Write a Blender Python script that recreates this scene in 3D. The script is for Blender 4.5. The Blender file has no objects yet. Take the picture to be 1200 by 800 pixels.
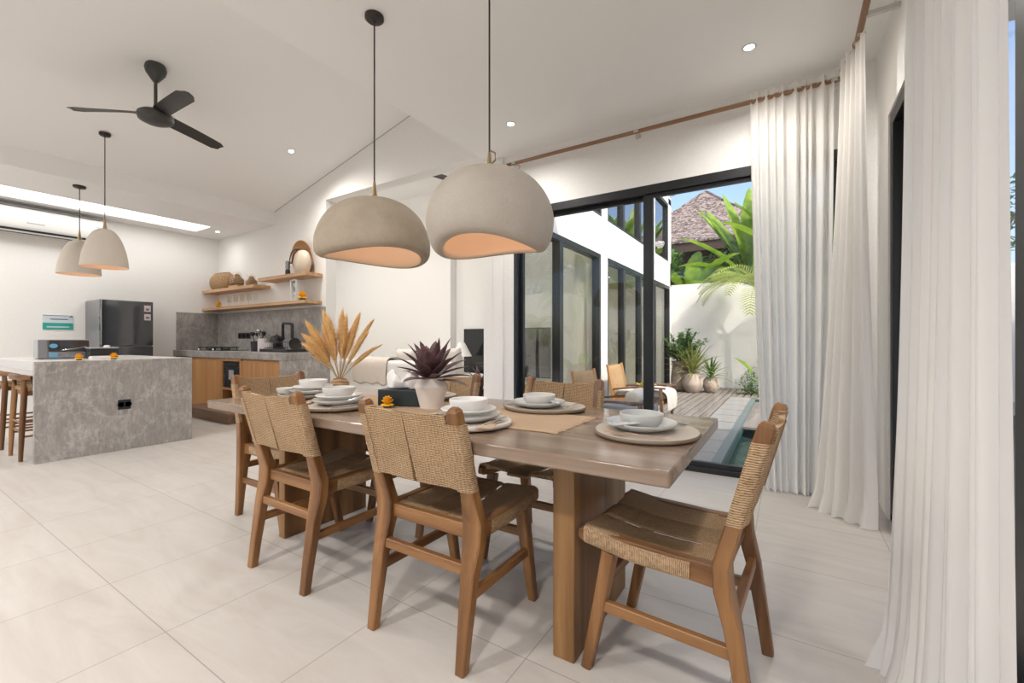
import bpy, bmesh, math, random
from mathutils import Vector, Matrix
random.seed(7)
S = bpy.context.scene
COL = S.collection
PI = math.pi
# ------------------------------------------------------------------ camera
FPX, ANG, EYE = 508.0, math.atan(322 / 508.0), 1.08
FX, FY = -math.sin(ANG), math.cos(ANG)
RX, RY = math.cos(ANG), math.sin(ANG)
cam_d = bpy.data.cameras.new('camera'); cam_d.sensor_width = 36; cam_d.lens = 36 * FPX / 1200
cam_d.clip_start = .02; cam_d.clip_end = 200
cam = bpy.data.objects.new('camera', cam_d); COL.objects.link(cam)
cam.location = (0, 0, EYE); cam.rotation_euler = (PI / 2, 0, ANG); S.camera = cam

def ray(u, v):
    s = (u - 600) / FPX
    return FX + RX * s, FY + RY * s, (400 - v) / FPX
def PZ(u, v, z):
    r = ray(u, v); k = (z - EYE) / r[2]; return Vector((r[0] * k, r[1] * k, z))
def PY(u, v, y):
    r = ray(u, v); k = y / r[1]; return Vector((r[0] * k, y, EYE + r[2] * k))
def PX(u, v, x):
    r = ray(u, v); k = x / r[0]; return Vector((x, r[1] * k, EYE + r[2] * k))

# ------------------------------------------------------------------ materials
MATS = {}
class NT:
    def __init__(s, name):
        s.m = bpy.data.materials.new(name); s.m.use_nodes = True
        s.t = s.m.node_tree; s.t.nodes.clear()
        s.out = s.t.nodes.new('ShaderNodeOutputMaterial')
        MATS[name] = s.m
    def n(s, typ, ins=None, **kw):
        nd = s.t.nodes.new('ShaderNode' + typ)
        for k, v in kw.items(): setattr(nd, k, v)
        for k, v in (ins or {}).items():
            sk = nd.inputs[k]
            if isinstance(v, bpy.types.NodeSocket): s.t.links.new(v, sk)
            else: sk.default_value = v
        return nd
    def ramp(s, fac, stops, interp='LINEAR'):
        nd = s.n('ValToRGB', {'Fac': fac}); r = nd.color_ramp; r.interpolation = interp
        while len(r.elements) < len(stops): r.elements.new(.5)
        for e, (p, c) in zip(r.elements, stops):
            e.position = p; e.color = (*c, 1) if len(c) == 3 else c
        return nd.outputs['Color']
    def coord(s, scale=(1, 1, 1), rot=(0, 0, 0), loc=(0, 0, 0), kind='Object'):
        tc = s.n('TexCoord'); mp = s.n('Mapping', {'Vector': tc.outputs[kind], 'Scale': scale, 'Rotation': rot, 'Location': loc})
        return mp.outputs['Vector']
    def noise(s, vec, scale, detail=4, rough=.55, dist=0):
        return s.n('TexNoise', {'Vector': vec, 'Scale': scale, 'Detail': detail, 'Roughness': rough, 'Distortion': dist}).outputs['Fac']
    def bump(s, h, strength=.3, dist=.01):
        return s.n('Bump', {'Height': h, 'Strength': strength, 'Distance': dist}).outputs['Normal']
    def math(s, op, a, b=0.0):
        nd = s.n('Math', operation=op)
        for i, v in enumerate((a, b)):
            if isinstance(v, bpy.types.NodeSocket): s.t.links.new(v, nd.inputs[i])
            else: nd.inputs[i].default_value = v
        return nd.outputs[0]
    def mix(s, f, a, b, blend='MIX'):
        nd = s.n('Mix', data_type='RGBA', blend_type=blend)
        for i, v in ((0, f), (6, a), (7, b)):
            if isinstance(v, bpy.types.NodeSocket): s.t.links.new(v, nd.inputs[i])
            else: nd.inputs[i].default_value = v if i == 0 else (*v, 1)
        return nd.outputs[2]
    def bsdf(s, color, rough=.5, metal=0, normal=None, spec=.5, **extra):
        ins = {'Base Color': color if isinstance(color, bpy.types.NodeSocket) else (*color, 1), 'Roughness': rough, 'Metallic': metal, 'Specular IOR Level': spec}
        if normal is not None: ins['Normal'] = normal
        ins.update(extra)
        b = s.n('BsdfPrincipled', ins)
        s.t.links.new(b.outputs[0], s.out.inputs[0]); return b
    def surf(s, sock): s.t.links.new(sock, s.out.inputs[0])

def plain(name, c, rough=.5, metal=0, spec=.5, bump=None, **ex):
    t = NT(name); nrm = None; col = c
    if bump:
        v = t.coord(); h = t.noise(v, bump[0], 3); nrm = t.bump(h, bump[1], bump[2])
        col = t.mix(h, tuple(x * .93 for x in c), tuple(min(1, x * 1.06) for x in c))
    t.bsdf(col, rough, metal, nrm, spec, **ex); return t.m

def wood(name, dark, mid, light, axis, k=1.0, rough=.42, strong=1.0):
    t = NT(name)
    sc = [7 * k, 7 * k, 7 * k]; sc['xyz'.index(axis)] = .55 * k
    v = t.coord(tuple(sc))
    oi = t.n('ObjectInfo'); off = t.n('VectorMath', {0: v, 1: t.n('CombineXYZ', {'X': t.math('MULTIPLY', oi.outputs['Random'], 9.0), 'Y': t.math('MULTIPLY', oi.outputs['Random'], 5.0)}).outputs[0]}, operation='ADD').outputs[0]
    a = t.noise(off, 2.2, 5, .6, .8)
    wv = t.n('TexWave', {'Vector': off, 'Scale': .55, 'Distortion': 7.0, 'Detail': 3.0, 'Detail Scale': 1.2}, wave_type='RINGS', rings_direction=axis.upper()).outputs['Fac']
    fine = t.noise(off, 16, 3, .6)
    f = t.math('ADD', t.math('MULTIPLY', a, .62), t.math('ADD', t.math('MULTIPLY', wv, .22 * strong), t.math('MULTIPLY', fine, .16)))
    c = t.ramp(f, [(.28, dark), (.5, mid), (.72, light)])
    t.bsdf(c, rough, 0, t.bump(f, .12, .004)); return t.m

def emit(name, c, s):
    t = NT(name); t.surf(t.n('Emission', {'Color': (*c, 1), 'Strength': s}).outputs[0]); return t.m

def thin_glass(name, tint=(1, 1, 1), ior=1.45, dark=None, rough=0.0):
    t = NT(name)
    tr = t.n('BsdfTransparent', {'Color': (*tint, 1)}).outputs[0]
    gl = t.n('BsdfGlossy', {'Color': (1, 1, 1, 1), 'Roughness': rough}).outputs[0]
    fc = t.n('LayerWeight', {'Blend': .5}).outputs['Facing']
    r0 = ((ior - 1) / (ior + 1)) ** 2 * .8
    fr = t.math('ADD', t.math('MULTIPLY', t.math('POWER', fc, 5.0), (1 - r0) * .45), r0)
    t.surf(t.n('MixShader', {0: fr, 1: tr, 2: gl}).outputs[0]); return t.m

def sheer(name, c, transp, transl):
    t = NT(name)
    v = t.coord((1, 1, 1)); w = t.noise(v, 900, 1)
    d = t.n('BsdfDiffuse', {'Color': (*c, 1), 'Normal': t.bump(w, .06, .002)}).outputs[0]
    l = t.n('BsdfTranslucent', {'Color': (*c, 1)}).outputs[0]
    m1 = t.n('MixShader', {0: transl, 1: d, 2: l}).outputs[0]
    tp = t.n('BsdfTransparent', {'Color': (1, 1, 1, 1)}).outputs[0]
    t.surf(t.n('MixShader', {0: transp, 1: m1, 2: tp}).outputs[0]); return t.m

def leafmat(name, c1, c2, transl=.35, scale=6, rough=.45):
    t = NT(name); v = t.coord(); h = t.noise(v, scale, 3)
    c = t.ramp(h, [(.3, c1), (.7, c2)])
    b = t.n('BsdfPrincipled', {'Base Color': c, 'Roughness': rough}).outputs[0]
    l = t.n('BsdfTranslucent', {'Color': c}).outputs[0]
    t.surf(t.n('MixShader', {0: transl, 1: b, 2: l}).outputs[0]); return t.m

plain('wall_paint', (.85, .84, .82), .75, spec=.25, bump=(60, .03, .002))
plain('ceiling_paint', (.90, .895, .885), .85, spec=.2)
plain('outdoor_paint', (.80, .785, .75), .85, spec=.2, bump=(25, .08, .004))
plain('black_frame', (.012, .014, .016), .38, 0, .5)
plain('dark_bronze', (.045, .04, .036), .42, .6)
plain('fan_grey', (.055, .052, .048), .45, .2)
plain('black_plastic', (.015, .015, .016), .35)
plain('black_matte', (.02, .02, .02), .7)
plain('white_plastic', (.66, .655, .64), .4)
plain('grey_plastic', (.36, .36, .37), .4)
plain('steel', (.62, .60, .57), .22, 1)
plain('brushed_steel', (.30, .30, .315), .38, .85)
plain('brass', (.34, .25, .14), .4, .8)
plain('copper', (.55, .34, .22), .3, .9)
plain('dark_mirror', (.035, .037, .042), .05, 0, 1.0)
plain('screen_black', (.008, .009, .012), .06, 0, .8)
plain('ceramic_white', (.74, .72, .69), .28, bump=(14, .04, .003))
plain('ceramic_grey', (.50, .50, .48), .5, bump=(120, .05, .001))
plain('ceramic_pale', (.62, .60, .57), .38, bump=(30, .05, .002))
plain('plate_glaze', (.56, .56, .545), .22)
plain('charger_wood', (.47, .41, .34), .55, bump=(40, .1, .003))
plain('charger_rim', (.24, .185, .13), .6)
plain('charger_stone', (.62, .58, .52), .55, bump=(60, .06, .002))
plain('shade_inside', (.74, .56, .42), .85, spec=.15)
plain('kitchen_shade', (.56, .50, .43), .8, bump=(80, .06, .002))
plain('clay_pot', (.40, .33, .27), .9, bump=(18, .9, .03))
plain('pale_terracotta', (.47, .39, .33), .85, bump=(20, .3, .01))
plain('pool_coping', (.13, .165, .165), .5)
plain('white_pot', (.72, .64, .57), .75, bump=(22, .15, .006))
plain('jar_glass_frosty', (.85, .82, .76), .08, **{'Transmission Weight': .0, 'Alpha': .35})
plain('jug_glaze', (.64, .54, .43), .4, bump=(12, .08, .004))
plain('pen_green', (.03, .38, .33), .6)
plain('sign_white', (.62, .68, .72), .5)
plain('sign_ink', (.10, .14, .22), .6)
plain('sticker_blue', (.12, .36, .55), .5)
plain('sticker_pale', (.70, .62, .62), .5)
plain('marigold', (.90, .46, .012), .7, bump=(140, .6, .004))
plain('box_green', (.012, .02, .018), .45)
plain('tissue', (.80, .78, .75), .9, spec=.1)
plain('sofa_fabric', (.76, .73, .69), .95, spec=.1, bump=(220, .15, .002))
plain('cushion_fabric', (.70, .66, .61), .95, spec=.1, bump=(160, .2, .002))
plain('throw_brown', (.62, .545, .47), .95, spec=.1, bump=(140, .3, .003))
plain('outdoor_grey_fabric', (.25, .26, .28), .95, spec=.1, bump=(180, .2, .002))
plain('outdoor_white_fabric', (.62, .58, .52), .95, spec=.1, bump=(180, .2, .002))
plain('leather_tan', (.62, .40, .20), .6, bump=(90, .1, .002))
plain('leaf_yellow', (.52, .50, .04), .6)
plain('soil', (.06, .04, .03), .95)
plain('earth', (.12, .10, .07), .95)
plain('fascia_brown', (.055, .030, .02), .7)
plain('lampshade_white', (.84, .82, .78), .8)
plain('dark_niche', (.02, .018, .016), .6)
emit('bulb_glass', (1, .82, .6), .8)
plain('shadow_gap', (.36, .34, .32), .9)
sheer('curtain_sheer', (.96, .945, .915), .04, .36)
sheer('curtain_dense', (.95, .93, .895), .02, .5)
sheer('curtain_thin', (.86, .85, .83), .25, .4)
thin_glass('pane_glass', (.985, .99, .985), 1.35)
thin_glass('facade_glass', (.76, .77, .74), 1.8)
thin_glass('upper_glass', (.35, .40, .45), 5.0)
thin_glass('jar_glass', (.97, .965, .95), 1.35)
emit('downlight_lens', (1, .93, .82), 18)
emit('strip_light', (1, .98, .95), 5.2)
TEAK = ((.095, .036, .010), (.205, .090, .028), (.325, .160, .058))
for ax in 'xyz': wood('teak_' + ax, *TEAK, ax)
OAK = ((.36, .17, .06), (.46, .235, .09), (.54, .30, .13))
for ax in 'xyz': wood('oak_' + ax, *OAK, ax, .8, .45, .5)
wood('table_top', (.165, .108, .070), (.25, .176, .124), (.335, .25, .19), 'x', .7, .20, .7)
wood('table_leg', (.11, .046, .012), (.225, .108, .034), (.34, .185, .068), 'z', .6, .45)
wood('walnut_x', (.085, .045, .026), (.15, .085, .05), (.22, .13, .08), 'x', .8, .5)
wood('weathered', (.13, .115, .10), (.23, .205, .18), (.33, .30, .27), 'y', .8, .75, .4)
wood('rod_x', (.17, .085, .045), (.26, .14, .075), (.34, .19, .105), 'x', 1, .5)
wood('rod_y', (.17, .085, .045), (.26, .14, .075), (.34, .19, .105), 'y', 1, .5)
wood('shelf_wood', (.42, .24, .12), (.56, .345, .19), (.66, .44, .26), 'x', .8, .5, .6)

def floor_mat():
    t = NT('floor_tile')
    v = t.coord((1, 1, 1), (0, 0, 0), (1.951 + .6 * 20, -.672 + .6 * 20, 0))
    br = t.n('TexBrick', {'Vector': v, 'Color1': (.51, .475, .435, 1), 'Color2': (.54, .505, .465, 1), 'Mortar': (.36, .33, .30, 1), 'Scale': 1.0, 'Mortar Size': .0022, 'Mortar Smooth': .3, 'Bias': 0.0, 'Brick Width': .6, 'Row Height': .6}, offset=0, squash=1)
    sv = t.coord((.55, 2.6, 1), (0, 0, .12)); streak = t.noise(sv, 2.4, 6, .62, 1.3)
    c = t.mix(.55, br.outputs['Color'], t.ramp(streak, [(.3, (.43, .39, .345)), (.5, (.52, .485, .445)), (.72, (.60, .57, .53))]))
    c = t.mix(br.outputs['Fac'], c, (.31, .28, .25))
    t.bsdf(c, .34, 0, t.bump(br.outputs['Fac'], -.15, .002), .4)
floor_mat()

def stone(name, dark, mid, light, k=1.0, rough=.4):
    t = NT(name); v = t.coord((1, 1.0, 1), (.3, .6, .5))
    a = t.noise(v, 2.6 * k, 8, .68, 1.6)
    b = t.noise(t.coord((1.2, 4.2, 1.1), (.75, .0, 0)), 7 * k, 9, .78, 1.2)
    vein = t.n('TexWave', {'Vector': t.coord((1, 1, 1), (.4, .7, .3)), 'Scale': 1.1 * k, 'Distortion': 16.0, 'Detail': 6.0, 'Detail Scale': 1.5, 'Detail Roughness': .68}, wave_type='BANDS').outputs['Fac']
    f = t.math('ADD', t.math('MULTIPLY', a, .35), t.math('MULTIPLY', b, .65))
    c = t.ramp(f, [(.30, dark), (.5, mid), (.70, light)])
    vm = t.ramp(vein, [(.90, (0, 0, 0)), (.995, (1, 1, 1))])
    vm2 = t.math('MULTIPLY', vm, t.math('MULTIPLY', b, .55))
    c = t.mix(vm2, c, tuple(min(1, x * 1.12) for x in light))
    t.bsdf(c, rough, 0, t.bump(f, .05, .003))
stone('island_stone', (.17, .153, .14), (.325, .30, .28), (.53, .50, .47))
stone('counter_stone', (.15, .137, .128), (.31, .287, .268), (.55, .515, .485), .8)
stone('paver', (.19, .185, .175), (.26, .255, .24), (.33, .32, .30), 3, .7)
plain('island_top', (.60, .59, .575), .3)

def concrete():
    t = NT('concrete_shade'); v = t.coord()
    a = t.noise(v, 5, 5, .6); b = t.noise(v, 120, 3, .7)
    c = t.ramp(a, [(.3, (.42, .35, .265)), (.7, (.55, .475, .38))])
    c = t.mix(t.math('MULTIPLY', b, .35), c, (.24, .205, .165))
    t.bsdf(c, .92, 0, t.bump(b, .5, .004), .15)
    t = NT('concrete_shade_pale'); v = t.coord()
    a = t.noise(v, 4, 5, .6); b = t.noise(v, 190, 3, .7)
    c = t.ramp(a, [(.3, (.55, .495, .43)), (.7, (.66, .605, .535))])
    c = t.mix(t.math('MULTIPLY', b, .6), c, (.30, .255, .205))
    t.bsdf(c, .92, 0, t.bump(b, .55, .004), .15)
concrete()

def rope(name, c1, c2, c3, rot, freq=70, strong=.8):
    t = NT(name); v = t.coord((1, 1, 1), rot)
    w = t.n('TexWave', {'Vector': v, 'Scale': freq, 'Distortion': 3.2, 'Detail': 3.0, 'Detail Scale': 1.6}, wave_type='BANDS', bands_direction='Z').outputs['Fac']
    w2 = t.n('TexWave', {'Vector': v, 'Scale': freq * .5, 'Distortion': 6.0, 'Detail': 2.0, 'Detail Scale': 1.5}, wave_type='BANDS', bands_direction='X').outputs['Fac']
    big = t.noise(v, 9, 4, .6); fine = t.noise(v, 160, 2, .6)
    f = t.math('ADD', t.math('MULTIPLY', w, .42), t.math('ADD', t.math('MULTIPLY', w2, .12), t.math('ADD', t.math('MULTIPLY', big, .25), t.math('MULTIPLY', fine, .28))))
    c = t.ramp(f, [(.28, c1), (.52, c2), (.82, c3)])
    t.bsdf(c, .85, 0, t.bump(f, strong, .004), .2)
ROPE = ((.14, .08, .036), (.385, .250, .138), (.59, .42, .26))
rope('rope_horizontal', *ROPE, (0, 0, 0), 48, .9)
rope('rope_lengthwise', *ROPE, (PI / 2, 0, 0), 75, .6)
rope('rope_across', *ROPE, (0, PI / 2, 0), 75, .6)
rope('rope_strap', (.16, .095, .045), (.30, .19, .10), (.42, .285, .16), (0, PI / 2, 0), 110, .5)
rope('basket_weave', (.20, .115, .055), (.36, .225, .12), (.50, .34, .20), (.2, .1, 0), 14, .9)
rope('burlap', (.38, .26, .165), (.47, .335, .22), (.55, .40, .275), (0, PI / 2, 0), 120, .25)
rope('sling_weave', (.28, .17, .08), (.42, .27, .14), (.52, .36, .20), (0, 0, 0), 60, .5)
rope('napkin_linen', (.42, .30, .21), (.52, .39, .29), (.60, .47, .36), (0, PI / 2, 0), 150, .15)

def roof():
    t = NT('roof_shingle'); v = t.coord((1, 1, 1))
    vo = t.n('TexVoronoi', {'Vector': v, 'Scale': 13.0}).outputs['Color']; a = t.noise(v, 16, 4, .7)
    g = t.n('SeparateColor', {'Color': vo}).outputs[0]
    c = t.ramp(t.math('ADD', t.math('MULTIPLY', g, .55), t.math('MULTIPLY', a, .45)), [(.28, (.08, .06, .055)), (.5, (.19, .155, .14)), (.75, (.32, .27, .25))])
    t.bsdf(c, .9, 0, t.bump(g, .4, .02), .1)
roof()

def water():
    t = NT('pool_water'); v = t.coord()
    h = t.noise(v, 5.5, 3, .6, .6); nm = t.bump(h, .35, .06)
    tr = t.n('BsdfTransparent', {'Color': (.46, .72, .70, 1)}).outputs[0]
    gl = t.n('BsdfGlossy', {'Color': (1, 1, 1, 1), 'Roughness': .02, 'Normal': nm}).outputs[0]
    fr = t.n('Fresnel', {'IOR': 1.33, 'Normal': nm}).outputs[0]
    t.surf(t.n('MixShader', {0: t.math('MULTIPLY', fr, .35), 1: tr, 2: gl}).outputs[0])
    t = NT('pool_tile'); v = t.coord()
    vo = t.n('TexVoronoi', {'Vector': v, 'Scale': 3.2}, feature='DISTANCE_TO_EDGE').outputs['Distance']
    c = t.ramp(t.noise(v, 3, 4), [(.3, (.02, .062, .064)), (.7, (.04, .10, .098))])
    t.bsdf(c, .5)
water()
leafmat('banana_leaf', (.15, .30, .02), (.36, .50, .06), .4, 5)
leafmat('palm_leaf', (.20, .30, .03), (.48, .50, .08), .4, 8)
leafmat('bush_leaf', (.045, .13, .03), (.13, .25, .06), .3, 7)
leafmat('dark_tree_leaf', (.04, .12, .02), (.16, .30, .05), .3, 2)
leafmat('spiky_leaf', (.13, .20, .05), (.42, .40, .14), .3, 20)
leafmat('bamboo_leaf', (.09, .22, .03), (.22, .38, .08), .35, 5)
leafmat('maroon_leaf', (.065, .03, .032), (.20, .11, .112), .12, 22, .5)
leafmat('pampas_plume', (.80, .52, .19), (.95, .75, .42), .4, 60, .9)
plain('stem_tan', (.40, .27, .12), .8)
plain('stem_green', (.14, .20, .06), .7)
plain('bark', (.11, .085, .06), .9)
M = MATS
SKY_S, SUN_E, EXPO = .42, 3.5, -0.06
# ------------------------------------------------------------------ mesh helpers
class MB:
    def __init__(s): s.v = []; s.f = []
    def add(s, vs, fs):
        b = len(s.v); s.v += [tuple(p) for p in vs]; s.f += [tuple(b + i for i in f) for f in fs]; return s
    def box(s, x0, x1, y0, y1, z0, z1):
        vs = [(x, y, z) for z in (z0, z1) for y in (y0, y1) for x in (x0, x1)]
        return s.add(vs, [(0, 2, 3, 1), (4, 5, 7, 6), (0, 1, 5, 4), (2, 6, 7, 3), (0, 4, 6, 2), (1, 3, 7, 5)])
    def loft(s, rings, cap=True, closed=True):
        n = len(rings[0]); vs = [p for r in rings for p in r]; fs = []
        for i in range(len(rings) - 1):
            for j in range(n if closed else n - 1):
                k = (j + 1) % n
                fs.append((i * n + j, i * n + k, (i + 1) * n + k, (i + 1) * n + j))
        if cap:
            fs.append(tuple(range(n))[::-1]); b = (len(rings) - 1) * n; fs.append(tuple(range(b, b + n)))
        return s.add(vs, fs)
    def grid(s, rows): return s.loft(rows, False, False)
    def path(s, pts, size, up=(0, 0, 1), ell=0, n=4):
        """a beam along pts; size = (w, h) or one per point. ell: 0 rectangle, else n-gon ellipse"""
        pts = [Vector(p) for p in pts]; up = Vector(up); rings = []
        sz = size if isinstance(size, list) else [size] * len(pts)
        for i, p in enumerate(pts):
            a = pts[max(i - 1, 0)]; b = pts[min(i + 1, len(pts) - 1)]
            t = (b - a).normalized(); sx = t.cross(up)
            if sx.length < 1e-4: sx = t.cross(Vector((0, 1, 0)))
            sx.normalize(); sy = sx.cross(t).normalized(); w, h = sz[i]
            if ell: rings.append([p + sx * (math.cos(2 * PI * k / ell) * w / 2) + sy * (math.sin(2 * PI * k / ell) * h / 2) for k in range(ell)])
            else:
                c = min(w, h) * .11
                q = [(w / 2, h / 2 - c), (w / 2 - c, h / 2), (-w / 2 + c, h / 2), (-w / 2, h / 2 - c), (-w / 2, -h / 2 + c), (-w / 2 + c, -h / 2), (w / 2 - c, -h / 2), (w / 2, -h / 2 + c)]
                rings.append([p + sx * x + sy * y for x, y in q])
        return s.loft(rings)
    def tube(s, pts, r, n=10):
        rr = r if isinstance(r, list) else [r] * len(pts)
        return s.path(pts, [(2 * x, 2 * x) for x in rr], ell=n)
    def lathe(s, prof, n=40, c=(0, 0, 0), fn=None, cap=False):
        rings = []
        for i, (r, z) in enumerate(prof):
            ring = []
            for k in range(n):
                a = 2 * PI * k / n; rr, zz = (r, z) if fn is None else fn(a, r, z, i)
                ring.append((c[0] + rr * math.cos(a), c[1] + rr * math.sin(a), c[2] + zz))
            rings.append(ring)
        return s.loft(rings, cap)
    def prism(s, poly, z0, z1):
        return s.loft([[(x, y, z0) for x, y in poly], [(x, y, z1) for x, y in poly]])
    def xf(s, m):
        s.v = [tuple(m @ Vector(p)) for p in s.v]; return s
    def build(s, name, mat, parent=None, bevel=0, smooth=35, sub=0, loc=None, rot=None, seg=2, solid=0):
        me = bpy.data.meshes.new(name); me.from_pydata(s.v, [], s.f)
        bm = bmesh.new(); bm.from_mesh(me); bmesh.ops.recalc_face_normals(bm, faces=bm.faces); bm.to_mesh(me); bm.free()
        o = bpy.data.objects.new(name, me); COL.objects.link(o)
        me.materials.append(M[mat] if isinstance(mat, str) else mat)
        if smooth:
            for p in me.polygons: p.use_smooth = True
            me.set_sharp_from_angle(angle=math.radians(smooth))
        if solid:
            m = o.modifiers.new('s', 'SOLIDIFY'); m.thickness = solid; m.offset = 0
        if bevel:
            m = o.modifiers.new('b', 'BEVEL'); m.width = bevel; m.segments = seg; m.limit_method = 'ANGLE'; m.angle_limit = math.radians(40)
        if sub:
            m = o.modifiers.new('d', 'SUBSURF'); m.levels = sub; m.render_levels = sub
        if parent is not None: o.parent = parent
        if loc is not None: o.location = loc
        if rot is not None: o.rotation_euler = rot
        return o

def tag(o, label=None, cat=None, group=None, kind=None):
    if label: o['label'] = label
    if cat: o['category'] = cat
    if group: o['group'] = group
    if kind: o['kind'] = kind
    return o
def empty(name, loc, label, cat, group=None, rz=0):
    o = bpy.data.objects.new(name, None); COL.objects.link(o); o.empty_display_size = .1
    o.location = loc; o.rotation_euler = (0, 0, rz); return tag(o, label, cat, group)
def copy_tree(o, parent=None):
    c = o.copy(); COL.objects.link(c)
    if parent is not None: c.parent = parent
    for ch in list(o.children):
        if ch.name in S.objects: copy_tree(ch, c)
    return c
def dup(o, loc, rz=0, label=None, group=None):
    c = copy_tree(o); c.location = loc; c.rotation_euler = (0, 0, rz)
    if label: c['label'] = label
    if group: c['group'] = group
    return c
def struct(o, label=None):
    o['kind'] = 'structure'
    if label: o['label'] = label
    return o
def rrect(w, d, r, n=5):
    pts = []
    for cx, cy, a0 in ((w / 2 - r, d / 2 - r, 0), (-w / 2 + r, d / 2 - r, 90), (-w / 2 + r, -d / 2 + r, 180), (w / 2 - r, -d / 2 + r, 270)):
        for k in range(n + 1):
            a = math.radians(a0 + 90 * k / n); pts.append((cx + r * math.cos(a), cy + r * math.sin(a)))
    return pts
def lerp(a, b, t): return a + (b - a) * t
def poly_at(pts, t):
    pts = [Vector(p) for p in pts]; L = [0]
    for a, b in zip(pts, pts[1:]): L.append(L[-1] + (b - a).length)
    d = t * L[-1]
    for i in range(len(pts) - 1):
        if d <= L[i + 1] or i == len(pts) - 2:
            return pts[i].lerp(pts[i + 1], (d - L[i]) / max(L[i + 1] - L[i], 1e-9))

# ------------------------------------------------------------------ setting
YW = 3.854
XL = -8.85
XR = .52
ZC = 3.03
struct(MB().box(XL - .15, .70, -3.2, 4.02, -.12, 0).build('floor', 'floor_tile', smooth=0))
struct(MB().box(-9.2, -2.45, 4.02, 11.3, -.12, 0).build('floor', 'floor_tile', smooth=0))
wb = MB()
wb.box(XL - .15, -5.63, YW, YW + .17, 0, 4.35)
wb.box(-5.63, -2.81, YW, YW + .17, 3.13, 4.35)
wb.box(-2.81, -2.42, YW, YW + .17, 0, 4.35)
wb.box(-2.42, .42, YW, YW + .17, 2.45, 4.35)
wb.box(.42, .70, YW, YW + .17, 0, 4.35)
struct(wb.build('wall_back', 'wall_paint', smooth=0))
struct(MB().box(-2.67, -2.545, YW - .025, YW, 0, ZC).build('trim_1', 'wall_paint', bevel=.004))
struct(MB().box(XL - .15, XL, -3.2, YW, 0, 4.35).build('wall_left', 'wall_paint', smooth=0))
wr = MB()
wr.box(XR, .70, 3.45, YW, 0, 4.35)
wr.box(XR, .70, .05, 3.45, 2.45, 4.35)
wr.box(XR, .70, -3.2, .05, 0, 4.35)
struct(wr.build('wall_right', 'wall_paint', smooth=0))
# ceilings: flat over the table, raked over the fan, dropped over the kitchen
struct(MB().box(-2.75, 3.2, -4.8, YW + .001, ZC, 4.35).build('ceiling', 'ceiling_paint', smooth=0))  # slab runs past the walls as an unseen overhang, shaped to block sun
def rake(x): return 3.17 + .232 * (x + 6.97)
sl = MB(); x0, x1 = -7.1, -2.75
sl.add([(x0, -4.8, rake(x0)), (x1, -4.8, rake(x1)), (x1, YW, rake(x1)), (x0, YW, rake(x0)), (x0, -4.8, rake(x0) + .2), (x1, -4.8, rake(x1) + .2), (x1, YW, rake(x1) + .2), (x0, YW, rake(x0) + .2)],
       [(0, 3, 2, 1), (4, 5, 6, 7), (0, 1, 5, 4), (2, 3, 7, 6), (1, 2, 6, 5), (0, 4, 7, 3)])
struct(sl.build('ceiling', 'ceiling_paint', smooth=0))  # rear end of the slope also lengthened out of view against the sun
so = MB()
sx0, sx1, sy1 = -8.50, -7.93, 3.36
so.box(XL, sx0, -3.2, YW, 2.95, 4.2); so.box(sx1, -6.97, -3.2, YW, 2.95, 4.2); so.box(sx0, sx1, sy1, YW, 2.95, 4.2); so.box(sx0, sx1, -3.2, sy1, 3.02, 4.2)
struct(so.build('ceiling', 'ceiling_paint', smooth=0))
ls = empty('ceiling_light_strip', (-8.215, .6, 2.95), 'long bright rectangular light panel recessed in the dropped kitchen ceiling', 'ceiling light')
MB().box(-.275, .275, -2.6, 2.75, .03, .055).build('diffuser', 'strip_light', ls, smooth=0)
MB().box(-.285, -.275, -2.61, 2.76, .0, .07).box(.275, .285, -2.61, 2.76, .0, .07).box(-.275, .275, 2.75, 2.76, 0, .07).build('frame', 'white_plastic', ls)

gp = MB(); gx0, gx1 = -6.965, -2.8
gp.add([(gx0, YW - .004, rake(gx0) - .007), (gx1, YW - .004, rake(gx1) - .007), (gx1, YW - .004, rake(gx1) + .002), (gx0, YW - .004, rake(gx0) + .002), (gx0, YW, rake(gx0) - .007), (gx1, YW, rake(gx1) - .007), (gx1, YW, rake(gx1) + .002), (gx0, YW, rake(gx0) + .002)], [(0, 1, 2, 3), (4, 7, 6, 5), (0, 4, 5, 1), (2, 6, 7, 3), (1, 5, 6, 2), (0, 3, 7, 4)])
struct(gp.build('shadow_line', 'shadow_gap', smooth=0))  # grey strip stands in for the dark shadow gap along the raked joint
# big sliding door in the back wall
def frame_bar(mb, x0, x1, y0, y1, z0, z1): mb.box(x0, x1, y0, y1, z0, z1)
w1 = empty('window_1', (-1.0, YW, 0), 'wide black framed sliding glass door to the pool terrace', 'sliding door'); struct(w1)
def loc(mb, p): return mb.xf(Matrix.Translation(-Vector(p)))
O1 = (-1.0, YW, 0)
f = MB(); f.box(-2.42, .42, YW - .005, YW + .15, 2.375, 2.452).box(-2.42, -2.385, YW - .005, YW + .15, 0, 2.375).box(.37, .42, YW - .005, YW + .15, 0, 2.375).box(-2.42, .42, YW - .005, YW + .15, 0, .045)
loc(f, O1).build('frame', 'black_frame', w1, bevel=.003)
def sash(x0, x1, y, st):
    s = MB(); s.box(x0, x0 + st, y, y + .045, .045, 2.375).box(x1 - st, x1, y, y + .045, .045, 2.375).box(x0 + st, x1 - st, y, y + .045, .045, .085).box(x0 + st, x1 - st, y, y + .045, 2.345, 2.375)
    so_ = loc(s, O1).build('sash', 'black_frame', w1, bevel=.003)
    loc(MB().box(x0 + st, x1 - st, y + .02, y + .026, .085, 2.345), O1).build('glass', 'pane_glass', so_, smooth=0)
sash(-2.385, -1.01, YW + .07, .035); sash(-1.075, .37, YW + .015, .085)
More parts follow.
